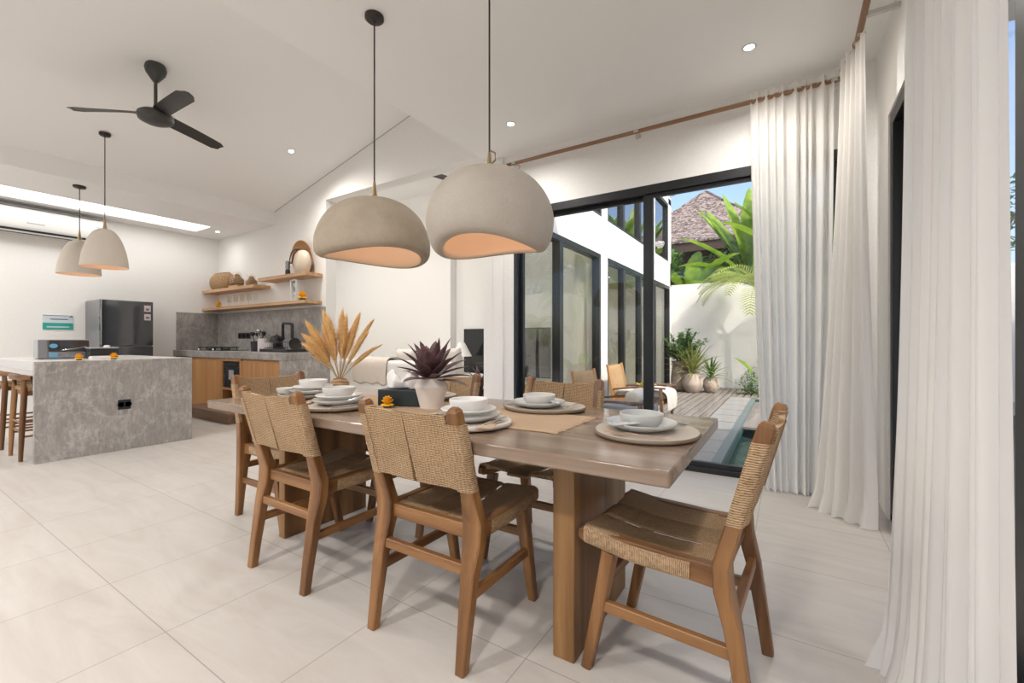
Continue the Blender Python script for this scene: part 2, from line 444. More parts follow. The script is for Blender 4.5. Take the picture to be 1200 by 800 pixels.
# right hand glazed door
w2 = empty('window_2', (.60, 1.7, 0), 'black framed glass door in the right wall behind the curtains', 'glass door'); struct(w2)
O2 = (.60, 1.7, 0)
f = MB(); f.box(.53, .69, .05, 3.45, 2.38, 2.452).box(.53, .69, 3.38, 3.45, 0, 2.38).box(.53, .69, .05, .12, 0, 2.38).box(.53, .69, .05, 3.45, 0, .045)
loc(f, O2).build('frame', 'black_frame', w2, bevel=.003)
for y0, y1, x in ((1.86, 3.38, .60), (.12, 1.98, .64)):
    s = MB(); s.box(x, x + .04, y0, y0 + .12, .045, 2.38).box(x, x + .04, y1 - .12, y1, .045, 2.38).box(x, x + .04, y0 + .12, y1 - .12, .045, .1).box(x, x + .04, y0 + .12, y1 - .12, 2.32, 2.38)
    so_ = loc(s, O2).build('sash', 'black_frame', w2, bevel=.003)
    loc(MB().box(x + .018, x + .024, y0 + .12, y1 - .12, .1, 2.32), O2).build('glass', 'pane_glass', so_, smooth=0)

# living room beyond the opening
lw = MB(); lw.box(-9.2, -5.5, 6.45, 6.9, 0, 4.6).box(-5.5, -2.65, 6.62, 6.9, 0, 4.6)
struct(lw.build('wall_living', 'wall_paint', smooth=0))
struct(MB().box(-9.35, -9.2, 4.02, 11.3, 0, 4.6).build('wall_far_left', 'wall_paint', smooth=0))
struct(MB().box(-9.2, -2.65, 4.02, 6.6, 4.05, 4.3).build('ceiling', 'ceiling_paint', smooth=0))
struct(MB().box(-6.3, -6.15, 6.9, 11.3, 0, 4.6).build('wall_bedroom', 'wall_paint', smooth=0))
struct(MB().box(-6.15, -2.65, 6.9, 11.1, 2.62, 2.8).build('ceiling', 'ceiling_paint', smooth=0))
struct(MB().box(-6.3, -2.65, 11.1, 11.3, 0, 4.6).build('wall_end', 'outdoor_paint', smooth=0))
# facade of the wing, facing the pool
fc = MB(); XA, XB = -2.65, -2.45
fc.box(XA, XB, 4.02, 11.3, 2.44, 3.03).box(XA, XB, 6.47, 6.76, 0, 2.44).box(XA, XB, 11.2, 11.3, 0, 4.6)
fc.box(XA, XB, 4.02, 5.75, 3.03, 4.6).box(XA, XB, 6.50, 6.76, 3.03, 4.6).box(XA, XB, 9.62, 9.74, 3.03, 4.6).box(XA, XB, 11.02, 11.2, 3.03, 4.6).box(XA, XB, 4.02, 11.3, 4.45, 4.75)
struct(fc.build('wall_facade', 'outdoor_paint', smooth=0))
struct(MB().box(-9.3, -2.35, 4.02, 11.4, 4.75, 4.95).build('roof_slab', 'outdoor_paint', smooth=0))
def facade_window(n, y0, y1, z0, z1, posts, glass, label):
    o = struct(empty('window_%d' % n, (-2.5, (y0 + y1) / 2, z0), label, 'window')); c = (-2.5, (y0 + y1) / 2, z0)
    s = MB(); s.box(-2.58, -2.455, y0, y1, z1 - .07, z1).box(-2.58, -2.455, y0, y1, z0, z0 + .05).box(-2.58, -2.455, y0, y0 + .06, z0 + .05, z1 - .07).box(-2.58, -2.455, y1 - .06, y1, z0 + .05, z1 - .07)
    fo = loc(s, c).build('frame', 'black_frame', o, bevel=.003)
    for p, w in posts: loc(MB().box(-2.57, -2.46, p - w / 2, p + w / 2, z0 + .05, z1 - .07), c).build('mullion', 'black_frame', o, bevel=.003)
    ed = [y0 + .06] + [p for p, w in posts] + [y1 - .06]
    for a, b in zip(ed, ed[1:]): loc(MB().box(-2.522, -2.516, a, b, z0 + .05, z1 - .07), c).build('glass', glass, o, smooth=0)
facade_window(3, 4.02, 6.47, 0, 2.44, [(5.08, .11)], 'facade_glass', 'tall ground floor glazing of the white wing, nearest the dining room')
facade_window(4, 6.76, 11.2, 0, 2.44, [(7.66, .09), (8.72, .08), (9.85, .10)], 'facade_glass', 'tall ground floor glazing of the white wing, farther bay')
facade_window(5, 5.75, 6.50, 3.03, 4.45, [], 'upper_glass', 'small upper window of the white wing next to the dining room')
facade_window(6, 6.76, 9.62, 3.03, 4.45, [(7.63, .10), (8.66, .10)], 'upper_glass', 'wide upper strip window of the white wing')
facade_window(7, 9.74, 11.02, 3.03, 4.45, [], 'upper_glass', 'upper window at the far end of the white wing')
# outdoors
struct(MB().box(-30, 30, -30, 60, -1.6, -1.5).build('ground', 'earth', smooth=0))
struct(MB().box(-12, 9, 11.62, 26, -1.5, -.05).build('ground', 'earth', smooth=0))
struct(MB().box(.70, 4.2, -6, 4.02, -1.5, -.03).build('ground', 'paver', smooth=0))
struct(MB().box(-9, .70, -6.5, -3.2, -1.5, -.03).build('floor_terrace', 'paver', smooth=0))
struct(MB().box(-6.3, 5, 11.42, 11.62, -1.5, 2.5).build('wall_garden', 'outdoor_paint', smooth=0))
struct(MB().box(4.2, 4.4, -6, 11.62, -1.5, 2.4).build('wall_side', 'outdoor_paint', smooth=0))
dk = MB(); n = 13; bw = (2.45 - .95) / n
for i in range(n): dk.box(-2.45 + i * bw + .006, -2.45 + (i + 1) * bw - .020, 6.55, 11.42, -.05, -.015)
for i in range(4): dk.box(-.95 + i * bw + .006, -.95 + (i + 1) * bw - .020, 9.62, 11.42, -.05, -.015)
dk.box(-2.45, .0, 6.55, 11.42, -.09, -.06)
struct(dk.build('floor_deck', 'weathered', smooth=0))
pv = MB()
for i in range(4):
    for j in range(4): pv.box(-2.45 + i * .47 + .006, -2.45 + (i + 1) * .47 - .006, 4.03 + j * .63 + .006, 4.03 + (j + 1) * .63 - .006, -.06, -.015)
for j in range(5): pv.box(-.94, -.585, 6.56 + j * .61 + .012, 6.56 + (j + 1) * .61 - .012, -.06, -.015)
pv.box(-.57, 3.2, 4.03, 4.22, -.06, -.015)
pv.box(0, 4.2, 9.45, 11.42, -.06, -.015)
struct(pv.build('floor_pavers', 'paver', smooth=0))
struct(MB().box(-2.45, -.57, 4.02, 6.55, -1.5, -.05).box(-.95, -.57, 6.55, 9.62, -1.5, -.055).box(-2.45, 4.2, 9.45, 11.42, -1.5, -.1).box(3.2, 4.2, 4.02, 9.45, -1.5, -.03).box(-2.45, -.95, 6.55, 9.45, -1.5, -.1).build('ground', 'earth', smooth=0))
pb = MB(); pb.box(-.57, 3.2, 4.22, 9.45, -1.5, -1.2).box(-.57, -.50, 4.22, 9.45, -1.2, -.06).box(3.1, 3.2, 4.22, 9.45, -1.2, -.015).box(-.5, 3.1, 4.22, 4.30, -1.2, -.015).box(-.5, 3.1, 9.37, 9.45, -1.2, -.015)
struct(pb.build('pool_basin', 'pool_tile', smooth=0))
struct(MB().box(-.585, -.50, 4.22, 9.45, -.059, -.012).box(-.50, 3.1, 9.36, 9.45, -.014, -.010).build('trim_3', 'pool_coping', smooth=0))
struct(MB().box(-.50, 3.1, 4.30, 9.37, -.16, -.15).build('pool_water', 'pool_water', smooth=0))
# ------------------------------------------------------------------ dining table
T = empty('dining_table', (-1.5, 1.58, 0), 'long solid wood dining table with slab legs, laid with six settings', 'table')
MB().box(-1.25, 1.25, -.440, .475, .705, .75).build('tabletop', 'table_top', T, bevel=.006, seg=2)
for x, hw in ((-.845, .028), (.86, .04)):
    l = MB().box(x - hw, x + hw, -.245, .30, 0, .705).build('leg', 'table_leg', T, bevel=.004)
MB().box(-.816, .82, -.02, .06, .60, .705).build('beam', 'table_leg', T, bevel=.004)

# ------------------------------------------------------------------ dining chairs (front = +y)
def make_chair():
    c = empty('dining_chair', (0, 0, 0), '', 'chair', 'woven dining chairs around the table')
    for s in (-1, 1):
        x = s * .213
        p = MB().path([(x, -.238, 0), (x, -.222, .12), (x, -.195, .30), (x, -.172, .40), (x, -.168, .47), (x, -.192, .56), (x, -.225, .68), (x, -.271, .84), (x, -.276, .858), (x, -.279, .868)],
                      [(.034, .036), (.037, .042), (.042, .056), (.044, .075), (.044, .078), (.042, .058), (.040, .040), (.044, .046), (.040, .042), (.024, .026)], up=(1, 0, 0))
        p.build('rear_leg', 'teak_z', c, smooth=30)
        MB().path([(s * .205, .245, 0), (s * .203, .20, .22), (s * .200, .165, .405)], [(.034, .034), (.040, .042), (.044, .050)], up=(1, 0, 0)).build('front_leg', 'teak_z', c, smooth=30)
        MB().path([(s * .205, -.17, .425), (s * .205, -.05, .428), (s * .205, .12, .434), (s * .205, .24, .440), (s * .205, .262, .442), (s * .205, .272, .443)], [(.036, .066), (.036, .056), (.036, .052), (.036, .044), (.034, .038), (.022, .024)]).build('side_rail', 'teak_y', c, smooth=30)
        MB().path([(s * .206, .195, .225), (s * .208, -.2, .225)], (.024, .034)).build('side_stretcher', 'teak_y', c, smooth=30)
    MB().path([(-.2, .185, .30), (.2, .185, .30)], (.022, .034)).build('front_stretcher', 'teak_x', c, smooth=30)
    MB().path([(-.205, -.193, .315), (.205, -.193, .315)], (.024, .036)).build('rear_stretcher', 'teak_x', c, smooth=30)
    MB().path([(-.2, -.158, .43), (.2, -.158, .43)], (.028, .05)).build('rear_rail', 'teak_x', c, smooth=30)
    # seat weave: two cord panels wrapped round the side rails and a wide strap lying over them
    def sz(x, y): return .462 - .016 * (1 - (x / .23) ** 2) + .012 * max(0, (y - .1) / .15) - .006 * math.cos((y) * 9)
    for s in (-1, 1):
        rows = []
        y0, y1 = -.085, .248
        for i in range(13):
            y = lerp(y0, y1, i / 12); z = sz(.2, y); r = []
            prof = [(s * .062, sz(.05, y) - .004), (s * .068, sz(.05, y)), (s * .10, sz(.1, y)), (s * .15, sz(.15, y)), (s * .205, z + .002), (s * .224, z - .004), (s * .2285, z - .014), (s * .2285, z - .046), (s * .224, z - .054), (s * .20, z - .058), (s * .184, z - .052), (s * .182, z - .026), (s * .15, sz(.15, y) - .012), (s * .10, sz(.1, y) - .012), (s * .062, sz(.05, y) - .012)]
            rows.append([(px, y, pz) for px, pz in prof])
        MB().loft(rows).build('seat_weave', 'rope_lengthwise', c, smooth=50)
    rows = []
    for i in range(15):
        y = lerp(-.15, .262, i / 14); z = sz(0, y) + .009
        if i == 14: z -= .02
        rows.append([(-.056, y, z - .003), (-.052, y, z), (.052, y, z), (.056, y, z - .003), (.056, y, z - .012), (-.056, y, z - .012)])
    MB().loft(rows).build('seat_strap', 'rope_strap', c, smooth=50)
    rows = []
    for i in range(4):
        y = lerp(-.16, -.085, i / 3); rows.append([(-.19, y, .449), (0, y, .445), (.19, y, .449), (.19, y, .435), (0, y, .431), (-.19, y, .435)])
    MB().loft(rows).build('seat_back_weave', 'rope_lengthwise', c, smooth=50)
    # backrest: two cord panels side by side with a slit between them
    def by(z): return -.194 - (z - .56) * .275
    for s in (-1, 1):
        mb = MB()
        def panel(xs, z0, z1, dip, n, h0):
            rows = []
            for k in range(n + 1):
                fr = []; bk = []
                for x in xs:
                    z = lerp(z0, z1, k / n) - (dip * (1 - (x / .2) ** 2) if k == n else 0)
                    gx = x + (.007 * (1 - k / n) if x == xs[0] and xs[0] < .02 else 0)
                    cv = -.020 * (1 - (x / .225) ** 2); h = h0(x)
                    fr.append((s * gx, by(z) + cv + h, z)); bk.append((s * gx, by(z) + cv - h, z))
                rows.append(fr + bk[::-1])
            mb.loft(rows)
        panel([.0008, .03, .07, .11, .15, .189], .588, .848, .010, 8, lambda x: .009 + .012 * max(0, (x - .15) / .04))
        panel([.1895, .20, .226, .238, .243], .585, .815, 0, 6, lambda x: .024 if x < .23 else (.021 if x < .24 else .012))
        mb.build('backrest_weave', 'rope_horizontal', c, smooth=40)
    return c
chair = make_chair()
CH = [  # x, y, heading of the chair's front, label
    (-1.105, 1.340, 0.0, 'woven dining chair on the near side with its back to us, nearer the window end'),
    (-1.955, 1.330, 0.0, 'woven dining chair on the near side with its back to us, nearer the kitchen'),
    (-.305, 1.545, PI / 2 - .06, 'dining chair at the window end of the table, woven seat in full view'),
    (-1.08, 2.00, PI + .02, 'dining chair on the far side of the table, next to the glass door'),
    (-1.92, 1.99, PI, 'dining chair on the far side of the table, half hidden by the maroon plant'),
    (-2.65, 1.585, -PI / 2, 'dining chair at the kitchen end of the table, behind the other chairs'),
]
for i, (x, y, a, lab) in enumerate(CH):
    o = chair if i == 0 else copy_tree(chair)
    o.location = (x, y, 0); o.rotation_euler = (0, 0, a); o['label'] = lab

# ------------------------------------------------------------------ pendants
def pendant(name, x, y, ztop, zceil, outer, inner, mat, label, group, cordmat='dark_bronze', seed=0, tilt=0.0, canopy=.055, wob=.02, loop=False):
    p = empty(name, (x, y, zceil), label, 'pendant lamp', group)
    MB().lathe([(0, 0), (canopy, 0), (canopy, -.018), (canopy * .8, -.028), (.012, -.032), (.006, -.04), (0, -.04)], 28).build('canopy', cordmat, p)
    h = ztop - zceil
    MB().tube([(0, 0, -.03), (0, 0, h + .10)], .0045, 8).build('cord', cordmat, p)
    s = MB().lathe([(0, h + .11), (.007, h + .11), (.010, h + .08), (.016, h + .03), (.020, h - .005), (0, h - .005)], 16)
    if loop: s.tube([(.012, 0, h + .05), (.035, 0, h + .065), (.035, 0, h + .10), (.006, 0, h + .12)], .004, 8).box(-.05, -.012, -.012, .012, h, h + .03)
    s.build('socket', 'brass', p)
    rim = outer[-1][1]
    def fn(a, r, z, i):
        k = 1 + .022 * math.sin(2 * a + seed) + .014 * math.sin(3 * a + 2 * seed)
        dz = wob * math.sin(2 * a + seed * 1.7) * (min(0, z) / rim) ** 2 + tilt * r * math.cos(a + seed)
        return r * k, z + h + dz
    prof = outer + inner
    sh = MB().lathe(outer + [inner[0]], 72, fn=fn).build('shade', mat, p, smooth=60)
    MB().lathe(inner, 72, fn=fn).build('shade_lining', 'shade_inside', p, smooth=60)
    zb = h + inner[-1][1]
    MB().lathe([(.0, zb), (.018, zb), (.018, zb - .04), (.028, zb - .07), (.030, zb - .09), (.02, zb - .112), (0, zb - .12)], 20).build('bulb', 'bulb_glass', p)
    l = bpy.data.lights.new('bulb_lamp', 'POINT'); l.energy = .95; l.color = (1, .87, .72); l.shadow_soft_size = .035
    o = bpy.data.objects.new('bulb_lamp', l); COL.objects.link(o); o.parent = p; o.location = (0, 0, zb - .17)
    return p
def smooth_prof(pts, n=5):
    out = []
    P = [Vector((a, b)) for a, b in pts]
    for i in range(len(P) - 1):
        p0 = P[max(i - 1, 0)]; p1 = P[i]; p2 = P[i + 1]; p3 = P[min(i + 2, len(P) - 1)]
        for k in range(n):
            t = k / n
            q = .5 * ((2 * p1) + (p2 - p0) * t + (2 * p0 - 5 * p1 + 4 * p2 - p3) * t * t + (3 * p1 - p0 - 3 * p2 + p3) * t ** 3)
            out.append((max(q.x, 0), q.y))
    out.append(tuple(P[-1])); return out
OA = smooth_prof([(0, 0), (.10, -.006), (.20, -.045), (.275, -.115), (.320, -.21), (.330, -.285), (.322, -.328), (.300, -.346)])
IA = smooth_prof([(.274, -.344), (.266, -.318), (.272, -.22), (.245, -.135), (.18, -.07), (.09, -.035), (0, -.03)])
OB = smooth_prof([(0, 0), (.14, -.006), (.225, -.045), (.288, -.12), (.318, -.205), (.314, -.285), (.290, -.345), (.266, -.366)])
IB = smooth_prof([(.236, -.366), (.230, -.345), (.268, -.28), (.28, -.205), (.25, -.13), (.19, -.07), (.11, -.035), (0, -.03)])
pendant('pendant_lamp', -2.09, 1.755, 1.925, ZC, OA, IA, 'concrete_shade', 'smooth brown grey concrete pendant shade above the table, nearer the kitchen', 'concrete pendants over the dining table', seed=1.1, wob=.016, tilt=.012)
pendant('pendant_lamp', -1.245, 1.755, 1.905, ZC, OB, IB, 'concrete_shade_pale', 'pale speckled concrete pendant shade above the table, nearer the window', 'concrete pendants over the dining table', seed=2.6, wob=.022, loop=True)
OK_ = smooth_prof([(0, 0), (.05, -.008), (.10, -.05), (.145, -.14), (.180, -.27), (.195, -.39), (.196, -.415)])
IK = smooth_prof([(.188, -.415), (.186, -.39), (.17, -.27), (.135, -.145), (.09, -.06), (.04, -.025), (0, -.022)])
pendant('pendant_lamp', -6.25, 1.608, 2.30, rake(-6.25) - .002, OK_, IK, 'kitchen_shade', 'beige dome pendant over the kitchen island, hung from the raked ceiling', 'dome pendants over the island', wob=0, canopy=.05)
pendant('pendant_lamp', -7.19, 1.62, 2.30, 2.95, OK_, IK, 'kitchen_shade', 'beige dome pendant over the kitchen island, hung from the lower ceiling beside the air conditioner', 'dome pendants over the island', wob=0, canopy=.06)

# ------------------------------------------------------------------ ceiling fans
def fan(x, y, zt, zh, L, angs, label, pitch=.2):
    f = empty('ceiling_fan', (x, y, zt), label, 'ceiling fan')
    MB().lathe([(0, .03), (.075, .03), (.085, -.01), (.075, -.05), (.035, -.11), (.02, -.13), (0, -.13)], 28).build('canopy', 'fan_grey', f)
    h = zh - zt
    MB().tube([(0, 0, -.1), (0, 0, h + .06)], .014, 12).build('downrod', 'fan_grey', f)
    MB().lathe([(0, h + .085), (.035, h + .08), (.045, h + .05), (.11, h + .045), (.135, h + .025), (.14, h), (.13, h - .03), (.09, h - .05), (.05, h - .055), (0, h - .058)], 36).build('motor', 'fan_grey', f, smooth=40)
    for a in angs:
        rows = []
        for i in range(11):
            t = i / 10; r = lerp(.09, L, t); w = lerp(.060, .072, t) * (1 if i < 10 else .6); pt = lerp(pitch * 1.5, pitch * .55, t); zc = h + .025 - .015 * t * t
            ring = []
            for k in range(8):
                b = 2 * PI * k / 8; u = math.cos(b) * w; v = math.sin(b) * .006 + .012 * (1 - (u / w) ** 2)
                ring.append((r, u * math.cos(pt) - v * math.sin(pt), zc + u * math.sin(pt) + v * math.cos(pt)))
            rows.append(ring)
        MB().loft(rows).xf(Matrix.Rotation(a, 4, 'Z')).build('blade', 'fan_grey', f, smooth=50)
    return f
hub = Vector((-4.955, 1.63, 3.18)); angs = []
for u, v in ((80, 124), (264, 173)):
    t = PZ(u, v, 3.20); angs.append(math.atan2(t.y - hub.y, t.x - hub.x))
angs.append(angs[0] + PI + ((angs[1] - angs[0] + PI) % (2 * PI) - PI) / 2)
fan(hub.x, hub.y, rake(hub.x) - .02, hub.z - .02, .68, [angs[0], angs[1], angs[2] + .25], 'dark grey three blade ceiling fan on the raked ceiling', -.34)
fan(-4.42, 5.60, 4.05, 3.62, .74, [2.4, 2.4 + 2 * PI / 3, 2.4 + 4 * PI / 3], 'grey ceiling fan in the living room, almost hidden behind the pale pendant')

# ------------------------------------------------------------------ downlights
LIGHTS = []
def downlight(x, y, z, label, power, tilt=0, first=[]):
    if first:
        d = dup(first[0], (x, y, z), 0, label)
        for ch in d.children:
            if ch.type == 'LIGHT': ch.data = ch.data.copy(); ch.data.energy = power; LIGHTS.append(ch)
        d.rotation_euler = (0, tilt, 0); return d
    else:
        d = empty('downlight', (x, y, z), label, 'downlight', 'round recessed ceiling downlights')
        MB().lathe([(.030, .012), (.030, -.001), (.034, -.005), (.044, -.004), (.047, 0), (.047, .012)], 28).build('trim_ring', 'white_plastic', d)
        MB().lathe([(0, -.003), (.028, -.003), (.0295, -.001), (.0295, .004), (0, .004)], 24).build('lens', 'downlight_lens', d)
        first.append(d)
    d.rotation_euler = (0, tilt, 0)
    l = bpy.data.lights.new('downlight_lamp', 'SPOT'); l.energy = power; l.spot_size = math.radians(165); l.spot_blend = 1; l.shadow_soft_size = .09; l.color = (1, .955, .905)
    o = bpy.data.objects.new('downlight_lamp', l); COL.objects.link(o); o.parent = d; o.location = (0, 0, -.045); LIGHTS.append(o)
PW = 130
downlight(-.21, 3.27, ZC, 'recessed downlight in the flat ceiling in front of the gathered window curtain', PW * .5)
downlight(-2.09, 3.277, ZC, 'recessed downlight in the flat ceiling just above the pale concrete pendant', PW * .5)
downlight(-5.40, 3.20, rake(-5.40), 'recessed downlight in the raked ceiling near the gable wall', PW, -math.atan(.232))
downlight(-8.20, 3.556, 2.95, 'recessed downlight in the dropped kitchen ceiling by the corner', PW * .035)
for x, y in ((-.3, -.9), (-2.09, -.9)): downlight(x, y, ZC, 'added fill downlight in the flat ceiling, unseen behind the viewer', PW * 1.7)  # unseen lamps added to fill the dining side from behind
for x, y, k in ((-3.6, 4.5, .45), (-5.6, 4.6, 1.3), (-7.6, 4.6, 1.3), (-3.3, 5.9, .25)): downlight(x, y, 4.05, 'added unseen fill downlight in the high living room ceiling behind the opening', PW * k)  # unseen lamps added to brighten the living room walls
for x, y in ((-3.6, 8.0), (-3.6, 10.0)): downlight(x, y, 2.62, 'added unseen fill downlight in the bedroom ceiling behind the farther glazing', PW * .35)  # unseen lamps added so the room behind the glass is not dark
downlight(-7.65, .1, 2.95, 'added fill downlight in the dropped kitchen ceiling outside the view', PW * .7)  # out of view lamp added to lift the kitchen
downlight(-5.15, .15, rake(-5.15), 'added fill downlight in the raked ceiling outside the view', PW * 1.0, -math.atan(.232))  # extra fill lamp out of view, added for the island and cabinets
for x, y in ((-4.2, -1.2), (-6.3, -1.2)): downlight(x, y, rake(x), 'added fill downlight in the raked ceiling, unseen behind the viewer', PW * .9, -math.atan(.232))  # unseen fill lamps added under the slope behind the camera

# ------------------------------------------------------------------ curtains and rods
def curtain(name, top, bot, z0, z1, folds, at, ab, label, mat, seed=0, flare=.0, heading=True, pw=1.6):
    o = empty(name, (Vector(poly_at(top, .5)).x, Vector(poly_at(top, .5)).y, z0), label, 'curtain', 'white curtains at the dining room glass')
    rnd = random.Random(seed); nu = folds * 10; nv = 26; rows = []
    ph = [rnd.uniform(-.35, .35) for _ in range(folds + 2)]; am = [rnd.uniform(.7, 1.25) for _ in range(folds + 2)]
    def wave(t):
        x = t * folds; i = int(x); fr = x - i
        p = lerp(ph[i], ph[i + 1], fr); a = lerp(am[i], am[i + 1], fr)
        return a * math.sin(2 * PI * (x + p))
    for j in range(nv + 1):
        q = j / nv; z = lerp(z1, z0, q); s = q ** pw; row = []
        for i in range(nu + 1):
            t = i / nu
            a = Vector((*poly_at(top, t)[:2], 0)); b = Vector((*poly_at(bot, t)[:2], 0))
            e = .01; d = poly_at(bot, min(1, t + e)) - poly_at(bot, max(0, t - e)); nrm = Vector((-d.y, d.x, 0)).normalized()
            p = a.lerp(b, s); amp = lerp(at, ab, q ** .8)
            p += nrm * (amp * wave(t) + .25 * amp * math.sin(t * 37 + q * 2 + seed))
            if q > .93: p += nrm * -flare * ((q - .93) / .07) ** 2 * (1 + .6 * math.sin(t * folds * 5 + seed)) 
            row.append((p.x - o.location.x, p.y - o.location.y, z - z0 + (.006 * math.sin(t * 50) if j == nv else 0) + .004))
        rows.append(row)
    MB().grid(rows).build('cloth', mat, o, smooth=180)
    if heading:
        hd = MB()
        for i in range(folds):
            p = poly_at(top, (i + .5) / folds) - o.location
            hd.lathe([(.014, -.004), (.020, -.004), (.020, .004), (.014, .004), (.014, -.004)], 12, (p.x, p.y, z1 - z0 - .045))
        hd.build('heading_rings', 'steel', o)
    return o
curtain('curtain', [(-.235, 3.745, 0), (.275, 3.745, 0)], [(-.15, 3.66, 0), (.22, 3.72, 0)], .0, 2.945, 9, .016, .040, 'sheer white curtain gathered on the pool window, right of the glass', 'curtain_sheer', 3, .015)
curtain('curtain', [(.300, 3.64, 0), (.35, 3.45, 0), (.375, 3.20, 0)], [(.165, 3.50, 0), (.27, 3.33, 0), (.43, 3.20, 0)], .0, 2.93, 5, .014, .034, 'white curtain bunched in the corner between window and glass door', 'curtain_dense', 5, .03)
curtain('curtain', [(.385, 2.16, 0), (.385, 1.31, 0)], [(.288, 1.85, 0), (.315, 1.55, 0), (.40, 1.32, 0)], .0, 2.93, 12, .014, .026, 'tall white curtain close to the viewer by the glass door', 'curtain_dense', 8, .03, True, 3.0)
r = empty('curtain_rod', (-1.05, 3.745, 2.895), 'brown wooden curtain rod along the top of the pool window', 'curtain rod', 'brown wooden curtain rods')
MB().tube([(-1.38, 0, 0), (1.385, 0, 0)], .017, 14).build('pole', 'rod_x', r)
for x in (-1.30, -.05, 1.33):
    MB().box(x - .012, x + .012, .0, .108, -.012, .012).lathe([(.020, -.012), (.025, -.012), (.025, .012), (.020, .012), (.020, -.012)], 16, (x, 0, 0)).lathe([(0, -.05), (.014, -.05), (.018, -.03), (.012, 0), (0, 0)], 12, (x, .03, 0)).build('bracket', 'ceramic_pale', r)
MB().lathe([(0, -.03), (.022, -.03), (.026, 0), (.022, .03), (0, .03)], 18).xf(Matrix.Translation((1.405, 0, 0)) @ Matrix.Rotation(PI / 2, 4, 'Y')).build('finial', 'rod_x', r)
r = empty('curtain_rod', (.362, 2.0, 2.90), 'brown wooden curtain rod running towards the viewer above the glass door', 'curtain rod', 'brown wooden curtain rods')
MB().tube([(0, -1.9, 0), (0, 1.36, 0)], .017, 14).build('pole', 'rod_y', r)
for y in (-1.5, 1.1): MB().box(0, .157, y - .012, y + .012, -.012, .012).build('bracket', 'ceramic_pale', r)
MB().lathe([(0, -.012), (.022, -.012), (.024, 0), (.022, .012), (0, .012)], 18).xf(Matrix.Translation((0, 1.372, 0)) @ Matrix.Rotation(PI / 2, 4, 'X')).build('finial', 'rod_y', r)
# ------------------------------------------------------------------ kitchen
YC = 3.165   # front of the counter run
def unit(name, x0, x1, label, cat='cabinet', group=None):
    return empty(name, ((x0 + x1) / 2, YC, 0), label, cat, group)
CG = 'wooden base cabinets under the stone worktop'
def doors_cabinet(x0, x1, n, label):
    o = unit('base_cabinet', x0, x1, label, 'cabinet', CG); w = x1 - x0
    MB().box(-w / 2, w / 2, .022, .66, .08, .83).box(-w / 2, w / 2, .06, .66, 0, .08).build('body', 'oak_z', o, bevel=.002)
    for i in range(n):
        a = -w / 2 + w * i / n + .002; b = -w / 2 + w * (i + 1) / n - .002
        d = MB().box(a, b, 0, .02, .075, .80).build('door', 'oak_z', o, bevel=.002)
        MB().box(a + .01, b - .01, -.004, .0, .795, .803).build('finger_pull', 'oak_x', d)
    return o
doors_cabinet(XL + .005, -8.165, 2, 'wooden base cabinet in the kitchen corner, behind the stone island')
doors_cabinet(-8.16, -7.19, 2, 'wooden base cabinet with two tall doors, between the island and the oven niche')
o = unit('oven_cabinet', -7.185, -6.615, 'open wooden cabinet niche with a built in black oven over a shelf', 'cabinet', CG)
w = .57
MB().box(-w / 2, -w / 2 + .03, 0, .66, .0, .83).box(w / 2 - .03, w / 2, 0, .66, 0, .83).box(-w / 2 + .03, w / 2 - .03, 0, .66, .79, .83).box(-w / 2 + .03, w / 2 - .03, .63, .66, 0, .79).build('body', 'oak_z', o, bevel=.002)
MB().box(-w / 2 + .03, w / 2 - .03, -.004, .63, .365, .395).build('shelf', 'oak_x', o, bevel=.002)
MB().box(-w / 2 + .03, w / 2 - .03, 0, .63, .02, .05).build('bottom_board', 'oak_x', o, bevel=.002)
ov = MB().box(-.235, .25, .015, .55, .396, .785).build('oven', 'black_plastic', o, bevel=.006)
MB().box(-.22, .235, .009, .015, .41, .70).build('oven_window', 'dark_mirror', ov, bevel=.002)
MB().tube([(-.18, .0, .735), (.20, .0, .735)], .007, 8).build('oven_handle', 'black_matte', ov)
MB().box(-.07, .07, .005, .009, .52, .66).build('sticker', 'grey_plastic', ov)
doors_cabinet(-6.61, -5.60, 2, 'wooden base cabinet with two wide doors, between the oven niche and the stone end panel')
tag(MB().box(XL + .004, -5.523, YC - .015, YW - .002, .832, .932).build('kitchen_worktop', 'counter_stone', bevel=.004), 'grey stone kitchen worktop running along the back wall', 'worktop')
tag(MB().box(-5.597, -5.523, YC - .012, YW - .002, 0, .830).build('counter_end_panel', 'counter_stone', bevel=.003), 'grey veined stone end panel closing the kitchen counter', 'panel')
bs = MB().box(XL + .021, -5.63, YW - .020, YW - .001, .934, 1.585).build('backsplash', 'counter_stone', bevel=.002)
tag(bs, 'grey stone backsplash along the back wall behind the hob and sink', 'backsplash', 'stone backsplash panels')
tag(MB().box(XL + .001, XL + .02, YC + .03, YW - .001, .934, 1.585).build('backsplash', 'counter_stone', bevel=.002), 'grey stone backsplash on the left side wall in the corner', 'backsplash', 'stone backsplash panels')
st = empty('step_platform', (-6.85, 2.96, 0), 'low dark wooden step standing before the oven niche', 'step')
MB().box(-.62, .75, -.20, .19, .10, .145).build('tread', 'walnut_x', st, bevel=.004)
MB().box(-.60, .73, -.185, .18, 0, .10).build('plinth', 'walnut_x', st, bevel=.003)
